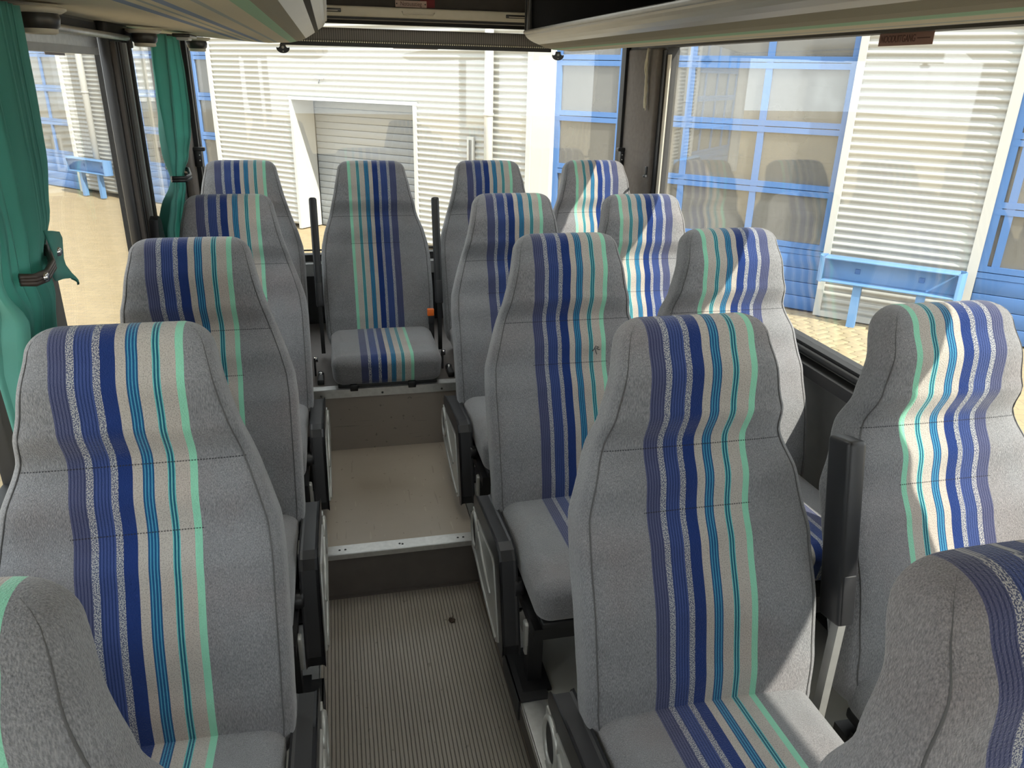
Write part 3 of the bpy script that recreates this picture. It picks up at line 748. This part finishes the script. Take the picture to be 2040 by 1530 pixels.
# ================================================================== seats
def backrest_mesh(name, mirror):
    W = [(-0.13, 0.220), (-0.10, 0.242), (-0.05, 0.254), (0.0, 0.257), (0.2, 0.260), (0.42, 0.259), (0.50, 0.253), (0.58, 0.237), (0.68, 0.210), (0.80, 0.183), (0.90, 0.166), (0.945, 0.158)]
    FR = [(-0.13, -0.025), (-0.06, 0.0), (0.08, 0.018), (0.24, 0.026), (0.40, 0.012), (0.495, -0.004), (0.505, -0.004), (0.58, 0.004), (0.655, -0.008), (0.672, -0.008), (0.76, 0.034), (0.86, 0.050), (0.93, 0.040), (1.0, 0.012)]
    TK = [(-0.13, 0.075), (0.0, 0.105), (0.3, 0.125), (0.65, 0.115), (0.93, 0.105), (1.0, 0.105)]
    phi = math.atan2(0.25, 0.75); ax = Vector((0, math.sin(phi), math.cos(phi))); nf = Vector((0, -math.cos(phi), math.sin(phi)))
    NU = 72; ss = []
    s = -0.13
    while s < 0.93: ss.append(s); s += 0.0118
    CAP = 0.07; ncap = 11
    ss += [0.93+CAP*math.sin(k/ncap*PI/2) for k in range(ncap)] + [0.93+CAP*0.9985]
    vs = []; uvs = []; loops = []
    pipL, pipR = [], []
    for s in ss:
        wd = lerp(W, s); fr = interp(FR, s); tk = lerp(TK, s); n = 4.6
        k = 1.0
        if s > 0.93:
            q = min(1, (s-0.93)/CAP); k = math.sqrt(max(0, 1-q*q))
            wd = 0.16-0.058*(1-k); tk = 0.105*(0.22+0.78*k); n = 4.6-1.4*(1-k)
            fr = 0.040-0.055*(1-k)
        elif s < -0.09:
            q = (-0.09-s)/0.045; k = math.sqrt(max(0, 1-min(1, q)**2)); tk *= (0.45+0.55*k); fr -= 0.018*(1-k)
        bol = 0.020*max(0, min(1, (0.66-s)/0.2)) + 0.004
        row = []
        for i in range(NU):
            th = 2*PI*(i+0.5)/NU; c, sn = math.cos(th), math.sin(th)
            cx = math.copysign(abs(c)**(2/n), c); cy = math.copysign(abs(sn)**(2/n), sn)
            x = wd*cx; d = fr-tk/2+tk/2*cy
            if cy > 0: d += (bol*(abs(cx)**3) - 0.0*bol)*cy*(1 if k > 0.6 else k)
            p = Vector((x, 0, 0)) + ax*(s*LBK) + nf*d
            row.append(len(vs)); vs.append(tuple(p)); uvs.append((-x if mirror else x, s*LBK+0.0001))
        loops.append(row)
        if -0.10 < s < 0.992:
            for sg, lst in ((1, pipR), (-1, pipL)):
                th = 0.60; c, sn = math.cos(th)*sg, math.sin(th)
                cx = math.copysign(abs(c)**(2/n), c); cy = abs(sn)**(2/n)
                d = fr-tk/2+tk/2*cy + bol*abs(cx)**3*cy + 0.0005
                lst.append(Vector((wd*cx, 0, 0)) + ax*(s*LBK) + nf*d)
    fs = []
    for a, b in zip(loops, loops[1:]):
        for i in range(NU): fs.append((a[i], a[(i+1) % NU], b[(i+1) % NU], b[i]))
    for row in (loops[0], loops[-1]):
        c = Vector((0, 0, 0))
        for i in row: c += Vector(vs[i])
        c /= NU; ci = len(vs); vs.append(tuple(c)); uvs.append((0.0, uvs[row[0]][1]))
        # keep u continuous on the cap: quads across
        for i in range(NU//2-1):
            pass
        vs.pop(); uvs.pop()
        h = NU//2
        for i in range(h//2*0, h-1):
            a, b, c2_, d2 = row[i], row[i+1], row[NU-2-i], row[NU-1-i]
            fs.append((a, b, c2_, d2))
    mb = MB(); mb.add(vs, fs, True, uvs)
    me = mb.mesh(name)
    pm = MB()
    for lst in (pipL, pipR):
        q = lst[::2]; pm.tube(q, [0.0016*max(0.15, min(1, (len(q)-1-i)/8)) for i in range(len(q))], 6)
    return me, pm.mesh('piping')
BACK_A, PIPE_A = backrest_mesh('backrest', False)
BACK_B, PIPE_B = backrest_mesh('backrest_mirrored', True)

def cushion_mesh(mirror):
    mb = MB(); SXW, SYD, SZ = 0.47, 0.50, 0.15
    def fn(q):
        x, y, z = q
        top = max(0, z/(SZ/2))
        fr = max(0, (-y-0.10)/(SYD/2-0.10))            # towards the front edge
        z2 = z + top*(0.012*(1-(2*x/SXW)**2)) - 0.035*top*max(0, y)/(SYD/2) - top*0.02*fr*fr
        y2 = y + (0.03*(1-(z+SZ/2)/SZ) if y < -0.15 else 0)   # front face rakes back at the bottom
        x2 = x*(1+0.03*math.sin((y+SYD/2)/SYD*PI))*(0.985 if z < 0 else 1)
        return Vector((x2, y2, z2))
    # denser grid for a soft form
    n0 = len(mb.v); mb.rbox((0, 0, 0), (SXW, SYD, SZ), 0.045, 7, None, fn)
    mb.uv = [((-p[0] if mirror else p[0]), p[1]+0.0001) for p in mb.v]
    return mb.mesh('cushion')
CUSH_A, CUSH_B = cushion_mesh(False), cushion_mesh(True)

def arm_pad_mesh():
    # folded-down armrest seen from the side: (y, z) rel. to seat junction
    out = [(0.075, -0.075), (0.06, -0.055), (-0.02, -0.045), (-0.25, -0.022), (-0.285, -0.028), (-0.305, -0.05), (-0.372, -0.285), (-0.370, -0.315), (-0.345, -0.325), (-0.328, -0.305),
           (-0.262, -0.085), (-0.24, -0.068), (0.06, -0.098), (0.075, -0.09)]
    W_ = 0.026; mb = MB(); n = len(out)
    rings = []
    cy = sum(p[0] for p in out)/n
    for x, k in ((-W_, 0.0), (-W_+0.004, 0.006), (-W_+0.010, 0.008), (W_-0.010, 0.008), (W_-0.004, 0.006), (W_, 0.0)):
        ring = []
        for i, p in enumerate(out):
            a, b = Vector((*out[i-1], 0)), Vector((*out[(i+1) % n], 0)); t = (b-a).normalized(); nn = Vector((-t.y, t.x, 0))
            ring.append((x, p[0]-nn.x*(0.008-k)*-1*0+nn.x*(k-0.008)*1.0*-1*-1, p[1]+nn.y*(k-0.008)))
        rings.append(ring)
    vs = [p for r in rings for p in r]
    fs = [(r*n+i, r*n+(i+1) % n, (r+1)*n+(i+1) % n, (r+1)*n+i) for r in range(5) for i in range(n)]
    fs.append(tuple(reversed(range(n)))); fs.append(tuple(5*n+i for i in range(n)))
    mb.add(vs, fs, False)
    me = mb.mesh('armrest')
    return me
ARM = arm_pad_mesh()
def arm_panel_mesh(sg):
    # silver side panel on the aisle side; sg = side
    mb = MB(); pl = [(0.075, -0.10), (0.085, -0.17), (0.055, -0.235), (-0.03, -0.275), (-0.15, -0.305), (-0.30, -0.325), (-0.335, -0.30), (-0.255, -0.095), (-0.23, -0.085), (-0.02, -0.105)]
    x0, x1 = (0.012, 0.030) if sg > 0 else (-0.030, -0.012)
    mb.prism(pl, 'X', x0, x1)
    xx = 0.030 if sg > 0 else -0.030
    # raised rib along the panel
    mb.tube([(xx, 0.05, -0.235), (xx, -0.06, -0.262), (xx, -0.2, -0.29), (xx, -0.31, -0.305)], 0.006, 6)
    mb.tube([(xx, -0.03, -0.13), (xx, -0.12, -0.18), (xx, -0.22, -0.22)], 0.007, 6)
    return mb.mesh('side_panel')
PANEL = {1: arm_panel_mesh(1), -1: arm_panel_mesh(-1)}
def ring_mesh(sg):
    mb = MB(); c = (0.031*sg, 0.028, -0.158); pts = []
    for k in range(25):
        a = 2*PI*k/24; pts.append((c[0], c[1]+0.045*math.cos(a), c[2]+0.058*math.sin(a)))
    mb.tube(pts, 0.007, 8, False); return mb.mesh('ring')
def hole_mesh(sg):
    mb = MB(); n = 24; c = (0.0312*sg, 0.028, -0.158)
    vs = [(c[0]-0.003*sg, c[1]+0.044*math.cos(2*PI*k/n), c[2]+0.057*math.sin(2*PI*k/n)) for k in range(n)]+[(c[0], c[1]+0.042*math.cos(2*PI*k/n), c[2]+0.055*math.sin(2*PI*k/n)) for k in range(n)]
    mb.add(vs, [tuple(range(n, 2*n))]+[(k, (k+1) % n, n+(k+1) % n, n+k) for k in range(n)]); return mb.mesh('dark_inset')
RING = {s: ring_mesh(s) for s in (1, -1)}; HOLE = {s: hole_mesh(s) for s in (1, -1)}
LEVER = MB().rbox((0, 0, 0), (0.018, 0.03, 0.075), 0.007, 3).rbox((0, 0.0, -0.05), (0.014, 0.022, 0.04), 0.005, 2).mesh('recline_lever')
HUB = MB().lathe([(0.0, 0.012), (0.022, 0.012), (0.026, 0.006), (0.026, -0.012)], (0, 0, 0), 'X', 16).mesh('pivot_hub')
BASE = MB().rbox((0, 0, 0), (0.43, 0.44, 0.03), 0.008, 2).mesh('cushion_base')
FRAME = MB().box(-0.235, 0.235, -0.20, -0.155, -0.035, 0.0).box(-0.235, 0.235, 0.15, 0.19, -0.035, 0.0).box(-0.235, -0.205, -0.20, 0.19, -0.035, 0.0).box(0.205, 0.235, -0.20, 0.19, -0.035, 0.0).mesh('seat_frame')
def leg_mesh(h):
    return MB().box(-0.02, 0.02, -0.022, 0.022, 0.008, h).box(-0.04, 0.04, -0.06, 0.06, 0.0, 0.008).mesh('leg')
LEG = leg_mesh(0.20)
def upright_arm_mesh(h, wx, wy):
    return MB().rbox((0, 0, h/2), (wx, wy, h), min(wx, wy)*0.32, 3).mesh('raised_armrest')
UPA = MB().rbox((0, 0, 0.2), (0.042, 0.072, 0.40), 0.010, 3).mesh('raised_armrest'); UPR = upright_arm_mesh(0.50, 0.034, 0.05)

def seat(x, y, lab, group, mirror=False, cmirror=None, rear=False, arm=0, up=None, lean=0.0):
    zf = ZB if rear else ZP; zj = (0.615 if rear else 0.56)-zf
    e = empty('bus_seat', (x, y, zf)); tag(e, lab, 'bus seat', group)
    b = link('backrest', BACK_B if mirror else BACK_A, fab_back, e, (0, 0, zj)); b.rotation_euler = (-lean, 0, 0)
    p = link('piping', PIPE_B if mirror else PIPE_A, fab_pipe, b)
    cm = mirror if cmirror is None else cmirror
    c = link('cushion', CUSH_B if cm else CUSH_A, fab_seat, e, (0, -0.215, zj-0.062))
    link('cushion_base', BASE, black_mt, e, (0, -0.20, zj-0.148 if not rear else zj-0.137))
    if not rear:
        link('seat_frame', FRAME, black_mt, e, (0, -0.22, 0.228))
        for sx in (-0.215, 0.215):
            for yy in (-0.345, 0.0): link('leg', LEG, black_mt, e, (sx, yy, 0.002))
    if arm:
        a = link('armrest', ARM, black_pl, e, (arm*0.272, 0.055, zj)); a['label'] = 'black folded down armrest'
        pn = link('side_panel', PANEL[arm], silver, a)
        link('ring', RING[arm], silver, a); link('dark_inset', HOLE[arm], black_rb, a)
        link('recline_lever', LEVER, silver, e, (arm*0.236, -0.345, zj-0.22))
        link('pivot_hub', HUB, black_pl, e, (arm*0.242, -0.26, zj-0.13))
    if up:
        dx, m, dz, dy = up
        a = link('raised_armrest', m, black_pl, e, (dx, dy, zj+dz)); a.rotation_euler = (-0.2, 0, 0)
        MB().box(-0.009, 0.009, -0.012, 0.012, -zj-dz+0.02, 0.03).build('armrest_post', alu2 if not rear else black_mt, e, (dx, dy-0.01, zj+dz))
        MB().rbox((0, -0.034 if not rear else -0.027, 0.06), (0.03, 0.008, 0.11), 0.003, 2).build('pivot_cover', black_pl, a)
    return e
GA, GW, GL, GR_ = 'aisle side seats of the right pairs', 'window side seats of the right pairs', 'single seats along the left windows', 'seats of the back row'
UA = (0.296, UPA, 0.13, 0.02)
seat(0.69, 0.265, 'striped seat cut off at bottom right corner of the picture', GA, arm=-1)
seat(0.682, 1.095, 'large striped aisle seat in the foreground right of the aisle, cushion in front', GA, arm=-1, up=UA)
a2 = seat(0.665, 1.945, 'striped aisle seat directly behind the large foreground seat right of the aisle', GA, arm=-1)
seat(0.680, 2.76, 'striped aisle seat right of the aisle, just ahead of the back row', GA, arm=-1)
seat(1.278, 1.10, 'sunlit striped window seat at the right edge beside the large foreground seat', GW, mirror=True)
seat(1.213, 1.965, 'sunlit striped window seat against the long right window, second row', GW, mirror=True)
seat(1.206, 2.70, 'sunlit striped window seat right of the aisle, just ahead of the back row', GW, mirror=True)
seat(-0.422, 0.40, 'striped seat cut off at bottom left corner of the picture', GL, arm=1)
seat(-0.404, 1.205, 'large striped single seat in the foreground left of the aisle', GL, arm=1)
seat(-0.408, 2.005, 'striped single seat left of the aisle, directly behind the large foreground one', GL, arm=1)
seat(-0.397, 2.815, 'striped single seat left of the aisle, just ahead of the back row', GL, arm=1)
seat(-0.427, 3.56, 'striped back row seat in the left rear corner by the far curtain', GR_, rear=True, lean=0.05, up=(0.318, UPR, 0.10, -0.02))
rcs = seat(0.168, 3.53, 'striped back row seat facing the aisle, its cushion fully visible', GR_, rear=True, mirror=True, cmirror=False, lean=0.05, up=(0.280, UPR, 0.10, -0.02))
seat(0.735, 3.53, 'striped back row seat right of the aisle seat with the orange buckle', GR_, rear=True, lean=0.05)
seat(1.285, 3.53, 'sunlit striped back row seat in the right rear corner', GR_, rear=True, mirror=True, lean=0.05)

# torn threads on the second aisle seat
bk = [c for c in a2.children if c.name.startswith('backrest')][0]
mb = MB()
for k in range(4):
    a = k*1.7
    mb.tube([(0.075+0.004*math.cos(a), 0.118, 0.425+0.004*math.sin(a)), (0.075+0.008*math.cos(a+1), 0.110, 0.42+0.008*math.sin(a+1)), (0.075+0.012*math.cos(a+1.5), 0.114, 0.415+0.012*math.sin(a+1.5))], 0.0018, 5)
mb.build('torn_threads', fab_pipe, bk)
# seat belt buckle and floor fittings of the back row
e = empty('belt_buckle', (0.408, 3.50, ZB+0.01)); tag(e, 'orange seat belt buckle beside the middle back row seat', 'belt buckle')
MB().box(-0.012, 0.012, -0.004, 0.004, -0.01, 0.16).build('stalk', black_mt, e)
MB().rbox((0, 0, 0.165), (0.028, 0.02, 0.05), 0.004, 2).build('buckle_body', black_pl, e)
MB().rbox((-0.004, -0.004, 0.20), (0.032, 0.022, 0.035), 0.004, 2).build('release_button', orange_pl, e)
def foot(x, y, lab):
    e = empty('seat_bracket', (x, y, ZB-0.002)); tag(e, lab, 'bracket')
    MB().rbox((0, 0.02, 0.012), (0.028, 0.10, 0.024), 0.004, 2).build('foot', black_mt, e)
    MB().lathe([(0.0, 0.032), (0.012, 0.032), (0.013, 0.022)], (0, 0.05, 0), 'Z', 8).build('bolt', chrome, e)
    MB().lathe([(0.0, 0.01), (0.013, 0.01), (0.015, -0.004)], (-0.02, 0.10, 0.075), 'X', 12).build('lock_knob', chrome, e)
    MB().box(-0.028, -0.02, 0.085, 0.115, 0.0, 0.085).build('upright', black_mt, e)
foot(0.455, 3.20, 'black seat bracket with chrome bolts right of the middle back row seat')
foot(-0.12, 3.20, 'black seat bracket left of the middle back row seat')
# clips hanging over the rear nosing
for k, xx in enumerate((0.02, 0.27)):
    o = MB().rbox((0, 0, 0), (0.035, 0.02, 0.03), 0.004, 2).build('rail_clip', black_mt, None, (xx, Y2+0.002, ZB+0.006)); tag(o, ('left' if k == 0 else 'right')+' black clip over the rear nosing under the middle seat', 'clip', 'clips under the middle back row seat')
# clamp plates over the aisle edging at the seat feet
o = MB().box(-0.035, 0.05, -0.10, 0.10, 0.0, 0.006).box(-0.037, -0.031, -0.10, 0.10, -0.06, 0.006).build('clamp_plate', black_rb, None, (AX1+0.006, 1.61, ZP+0.0035)); tag(o, 'black clamp plate over the right aisle edging', 'clamp plate')
o = MB().box(-0.05, 0.035, -0.10, 0.10, 0.0, 0.006).box(0.031, 0.037, -0.10, 0.10, -0.06, 0.006).build('clamp_plate', black_rb, None, (AX0-0.006, 1.60, ZP+0.0035)); tag(o, 'black clamp plate over the left aisle edging', 'clamp plate')
# dead leaf scrap on the aisle floor
mb = MB(); vs = []; fs = []
for j in range(5):
    for i in range(5):
        u, v = i/4-0.5, j/4-0.5; r = 0.018
        vs.append((u*r*(1.4-abs(v)), v*r*1.2, 0.004+0.007*noise.noise(Vector((u*5, v*5, 1)))+0.006*abs(u)))
fs = [(j*5+i, j*5+i+1, (j+1)*5+i+1, (j+1)*5+i) for j in range(4) for i in range(4)]
mb.add(vs, fs, True); mb.tube([(0.002, 0.006, 0.006), (0.006, 0.016, 0.010), (0.004, 0.026, 0.016)], 0.0008, 5)
o = mb.build('dead_leaf', leafm, None, (0.293, 2.09, 0.0)); tag(o, 'crumpled dark dead leaf on the aisle floor', 'leaf')
m = o.modifiers.new('t', 'SOLIDIFY'); m.thickness = 0.001
# padded grab shell on the wall beside the window seat
o = MB().rbox((0, 0, 0), (0.03, 0.16, 0.10), 0.014, 3).build('armrest_cap', black_pl, None, (XR-0.055, 1.80, 0.76)); tag(o, 'dark wall mounted armrest cap below the right window sill', 'armrest')

# ================================================================== OUTSIDE: yard and workshop
ZG = -0.65
A = (5.07, 7.14, ZG)
ground = struct(MB().box(-40, 45, -40, 60, ZG-0.3, ZG-0.02).build('floor_yard', pave_m), 'sunlit yellow block paved yard')
# blocks laid in herringbone where the yard can be picked apart through the right window
BL, BW = 0.205, 0.1025
bme = MB().rbox((0, 0, 0), (BL-0.008, BW-0.008, 0.06), 0.008, 1).mesh('paving_block'); bme.materials.append(brick_m)
cand = []
ang = math.radians(20); ca, sa = math.cos(ang), math.sin(ang)
for i in range(-60, 61):
    for j in range(-60, 61):
        # herringbone cells
        for k in (0, 1):
            bx = (i*BW) + (j*2*BW); by = (i*BW)
            if k == 0: cx, cy, rz = bx+BW, by+BW/2, 0
            else: cx, cy, rz = bx+BW/2+0*BW, by+BW+BW, PI/2
            X_ = 4.3+cx*ca-cy*sa; Y_ = 6.0+cx*sa+cy*ca
            if 3.2 < X_ < 5.3 and 5.0 < Y_ < 7.2 and (X_-A[0])*0.7071+(Y_-A[1])*0.7071 < -0.12:
                cand.append(((X_-4.55)**2+(Y_-6.2)**2, X_, Y_, rz))
cand.sort()
for d, X_, Y_, rz in cand[:300]:
    b = bpy.data.objects.new('paving_block', bme); COL.objects.link(b); b.parent = ground
    b.location = (X_, Y_, ZG-0.028+random.uniform(-0.002, 0.002)); b.rotation_euler = (0, 0, rz+ang)

bld = empty('workshop_building', A, math.radians(135)); tag(bld, 'white corrugated workshop with blue glazed doors behind the bus', 'building')
HT = 4.2
def corr(x0, x1, z0, z1, yb=0.0, pitch=0.0775, amp=0.012):
    mb = MB(); prof = []; z = z0
    while z <= z1:
        t = ((z/pitch) % 1.0)
        s_ = math.sin(2*PI*t); prof.append((yb+amp*math.copysign(abs(s_)**0.75, s_), z)); z += pitch/10
    n = len(prof)
    mb.add([(x0, p[0], p[1]) for p in prof]+[(x1, p[0], p[1]) for p in prof], [(i, i+1, n+i+1, n+i) for i in range(n-1)], True)
    mb.box(x0, x1, yb-0.12, yb-0.06, z0, z1)
    return mb.build('corrugated_sheet', whitecl, bld)
def strip(x0, x1, z0=0.0, z1=HT, y0=-0.05, y1=0.03, m=None, nm='edge_trim'):
    return MB().box(x0, x1, y0, y1, z0, z1).build(nm, m or whitetrim, bld)
# right panel
corr(-1.36, -0.06, 0.06, HT); strip(-0.07, 0.0); strip(-1.44, -1.35)
strip(-1.36, -0.06, 0.0, 0.06, -0.05, 0.035)
# middle panel around the roller door
G0, G1, GZ = 5.60, 7.97, 1.96
ZC = 26*0.0775; corr(3.76, G0-0.05, 0.06, ZC); corr(G1+0.05, 9.80, 0.06, ZC); corr(3.76, 9.80, ZC-0.00775, HT)
strip(9.78, 9.86); strip(3.70, 3.77)
MB().box(3.42, 3.70, -0.30, 0.02, 0, HT).build('door_jamb', whitetrim, bld)
strip(G0-0.05, G0, 0, GZ+0.03, -0.42, 0.03, nm='door_jamb'); strip(G1, G1+0.05, 0, GZ+0.03, -0.42, 0.03, nm='door_jamb')
strip(G0-0.06, G1+0.06, GZ, GZ+0.045, -0.42, 0.035, nm='lintel')
# roller door: slats
rd = MB().box(G0-0.02, G1+0.02, -0.50, -0.46, 0, GZ+0.05).build('roller_door', slat_m, bld); rd['label'] = 'grey slatted roller door'
zz = 0.0
sl = MB().rbox((0, 0, 0), (G1-G0, 0.03, 0.098), 0.008, 1).mesh('slat')
while zz < GZ:
    link('slat', sl, slat_m, rd, ((G0+G1)/2, -0.45, zz+0.05)); zz += 0.102
# small wall fittings
o = MB().rbox((4.62, 0.03, 1.40), (0.11, 0.04, 0.42), 0.008, 2).build('louvre_vent', whitetrim, bld)
for k in range(3): MB().box(4.60+k*0.016, 4.606+k*0.016, 0.05, 0.056, 1.23, 1.57).build('louvre_slot', wallgrey, o)
o = MB().rbox((7.35, 0.03, 2.27), (0.17, 0.02, 0.03), 0.004, 2).build('camera_bracket', alu2, bld)
MB().tube([(7.33, 0.04, 2.25), (7.33, 0.06, 2.20)], 0.008, 6).build('nozzle', screwm, o)
def pipe(x, nm='downpipe', r=0.058, y=0.09):
    p = MB().tube([(x, y, 0.0), (x, y, HT)], r, 16).build(nm, whitetrim, bld)
    for zz in (0.55, 1.9, 3.2): MB().lathe([(r, -0.02), (r+0.008, -0.02), (r+0.008, 0.02), (r, 0.02)], (x, y, zz), 'Z', 16).build('pipe_collar', whitetrim, p)
pipe(4.30); pipe(13.4)
# left panel
MB().box(12.62, 12.95, -0.3, 0.04, 0, HT).build('door_jamb', whitetrim, bld)
corr(12.95, 14.2, 0.06, HT); strip(14.2, 14.3)
# overhead doors
def odoor(x0, x1, first_mull, lab, yb=-0.12):
    rails = [(0.62, 0.74), (1.24, 1.36), (1.87, 1.99), (2.50, 2.62), (3.13, 3.25), (3.76, 3.90)]
    mulls = []; m_ = first_mull
    while m_ < x1-0.1: mulls.append(m_); m_ += 0.84
    mb = MB()
    for a, b in rails:
        mb.box(x0, x1, yb, yb+0.05, a, (a+b)/2-0.004); mb.box(x0, x1, yb, yb+0.05, (a+b)/2+0.004, b)
    ends = [x0]+mulls+[x1]
    mb.box(x0, x0+0.07, yb, yb+0.049, 0.7, 3.9); mb.box(x1-0.07, x1, yb, yb+0.049, 0.7, 3.9)
    for q in mulls: mb.box(q-0.035, q+0.035, yb, yb+0.045, 0.7, 3.9)
    d = mb.build('overhead_door', blue_fr, bld); d['label'] = lab
    for a, b in zip(rails, rails[1:]):
        for p, q in zip(ends, ends[1:]):
            MB().box(p, q, yb+0.012, yb+0.022, a[1]-0.005, b[0]+0.005).build('pane', pane_m, d)
    for k in range(4):
        MB().rbox(((x0+x1)/2, yb+0.02, 0.0775+k*0.155), (x1-x0, 0.05, 0.150), 0.006, 1).build('door_panel', blue_fr, d)
    return d
odoor(0.0, 3.42, 0.87, 'blue glazed overhead door right of the roller door')
odoor(-5.0, -1.44, -4.1, 'blue glazed overhead door at the right edge')
odoor(9.86, 12.62, 10.35, 'blue glazed overhead door left of the roller door')
odoor(14.3, 17.5, 15.1, 'far blue glazed overhead door at the left edge')
# hall behind the doors
mb = MB(); mb.box(-6, 18, -8.2, -8.0, 0, HT); mb.box(-6, 18, -8, -0.5, -0.1, -0.01); mb.box(-6, 18, -8.2, 0.02, HT, HT+0.2); mb.box(-6.2, -6, -8, 0, 0, HT); mb.box(18, 18.2, -8, 0, 0, HT)
mb.build('hall_shell', hallwall, bld)
MB().box(-6, 18.2, -0.05, 0.06, HT, HT+0.5).build('fascia', whitetrim, bld)
# blue steel barriers in front of the panels
def barrier(xc, lab, yo=0.16):
    e = empty('barrier', (0, 0, 0)); e.parent = None
    Mw = Matrix.Translation(A) @ Matrix.Rotation(math.radians(135), 4, 'Z') @ Matrix.Translation((xc, yo, 0))
    e.matrix_world = Mw; tag(e, lab, 'barrier', 'blue barriers along the workshop')
    L = 0.62
    mb = MB(); mb.box(-L, L, 0.0, 0.012, 0.46, 0.70)
    mb.rbox((0, 0.085, 0.70), (2*L, 0.17, 0.02), 0.008, 2); mb.rbox((0, 0.085, 0.46), (2*L, 0.17, 0.02), 0.008, 2)
    mb.build('channel', blue_lt, e)
    for sg in (-1, 1):
        pts = [(sg*L, 0.17), (sg*(L+0.02), 0.165), (sg*(L+0.05), 0.11), (sg*(L+0.06), 0.06), (sg*(L+0.045), 0.02), (sg*L, 0.0)]
        q = pts+[(p[0]-sg*0.008, p[1]) for p in reversed(pts)]
        n = len(pts); mb = MB(); vs = [(p[0], p[1], z) for z in (0.445, 0.715) for p in q]; N = len(q)
        fs = [(i, (i+1) % N, N+(i+1) % N, N+i) for i in range(N)]
        for base in (0, N):
            for i in range(n-1): fs.append((base+i, base+i+1, base+N-2-i, base+N-1-i))
        mb.add(vs, fs); mb.build('end_guard', blue_lt, e)
    for xx in (-0.33, 0.26):
        MB().box(xx-0.04, xx+0.04, 0.05, 0.13, 0.0, 0.452).build('post', blue_lt, e)
    for xx in (-0.3, 0.3): MB().rbox((xx, 0.016, 0.57), (0.05, 0.012, 0.05), 0.003, 1).build('bolt_plate', blue_fr, e)
barrier(-0.69, 'blue steel barrier on posts in front of the right corrugated panel')
barrier(13.45, 'blue steel barrier on posts seen through the left window')
# vehicles parked in the hall
def van(x, y, lab, length=4.6):
    e = empty('parked_van', (0, 0, 0)); e.matrix_world = Matrix.Translation(A) @ Matrix.Rotation(math.radians(135), 4, 'Z') @ Matrix.Translation((x, y, 0)); tag(e, lab, 'van')
    prof = [(-0.15, 0.35), (0.0, 0.30), (length, 0.30), (length+0.05, 0.5), (length+0.05, 2.2), (length-0.1, 2.3), (1.5, 2.3), (1.2, 2.2), (0.65, 1.35), (0.05, 1.12), (-0.12, 0.95), (-0.18, 0.6)]
    mb = MB(); N = len(prof)
    vs = [(xx, -p[0], p[1]) for xx in (-0.9, 0.9) for p in prof]
    mb.add(vs, [tuple(range(N)), tuple(reversed(range(N, 2*N)))]+[(i, (i+1) % N, N+(i+1) % N, N+i) for i in range(N)])
    mb.build('body', vanwhite, e)
    mb = MB(); mb.add([(-0.78, -0.70, 1.42), (0.78, -0.70, 1.42), (0.70, -1.17, 2.12), (-0.70, -1.17, 2.12), (-0.78, -0.67, 1.44), (0.78, -0.67, 1.44), (0.70, -1.14, 2.14), (-0.70, -1.14, 2.14)],
           [(4, 5, 6, 7), (0, 3, 2, 1), (0, 1, 5, 4), (1, 2, 6, 5), (2, 3, 7, 6), (3, 0, 4, 7)]); mb.build('windscreen', black_pl, e)
    MB().rbox((0, 0.17, 0.72), (1.0, 0.06, 0.22), 0.02, 2).build('grille', black_pl, e)
    for sg in (-1, 1):
        MB().rbox((sg*0.7, 0.11, 0.85), (0.30, 0.1, 0.2), 0.04, 3).build('headlamp', chrome, e)
        for yy in (-0.75, -3.6): MB().lathe([(0.0, 0.1), (0.20, 0.1), (0.32, 0.1), (0.34, 0.06), (0.34, -0.1), (0.0, -0.1)], (sg*0.84, yy, 0.34), 'X', 24).build('wheel', black_rb, e)
    return e
van(-3.0, -0.9, 'pale van parked behind the right edge door'); van(1.2, -1.2, 'pale van parked behind the door right of the roller door')
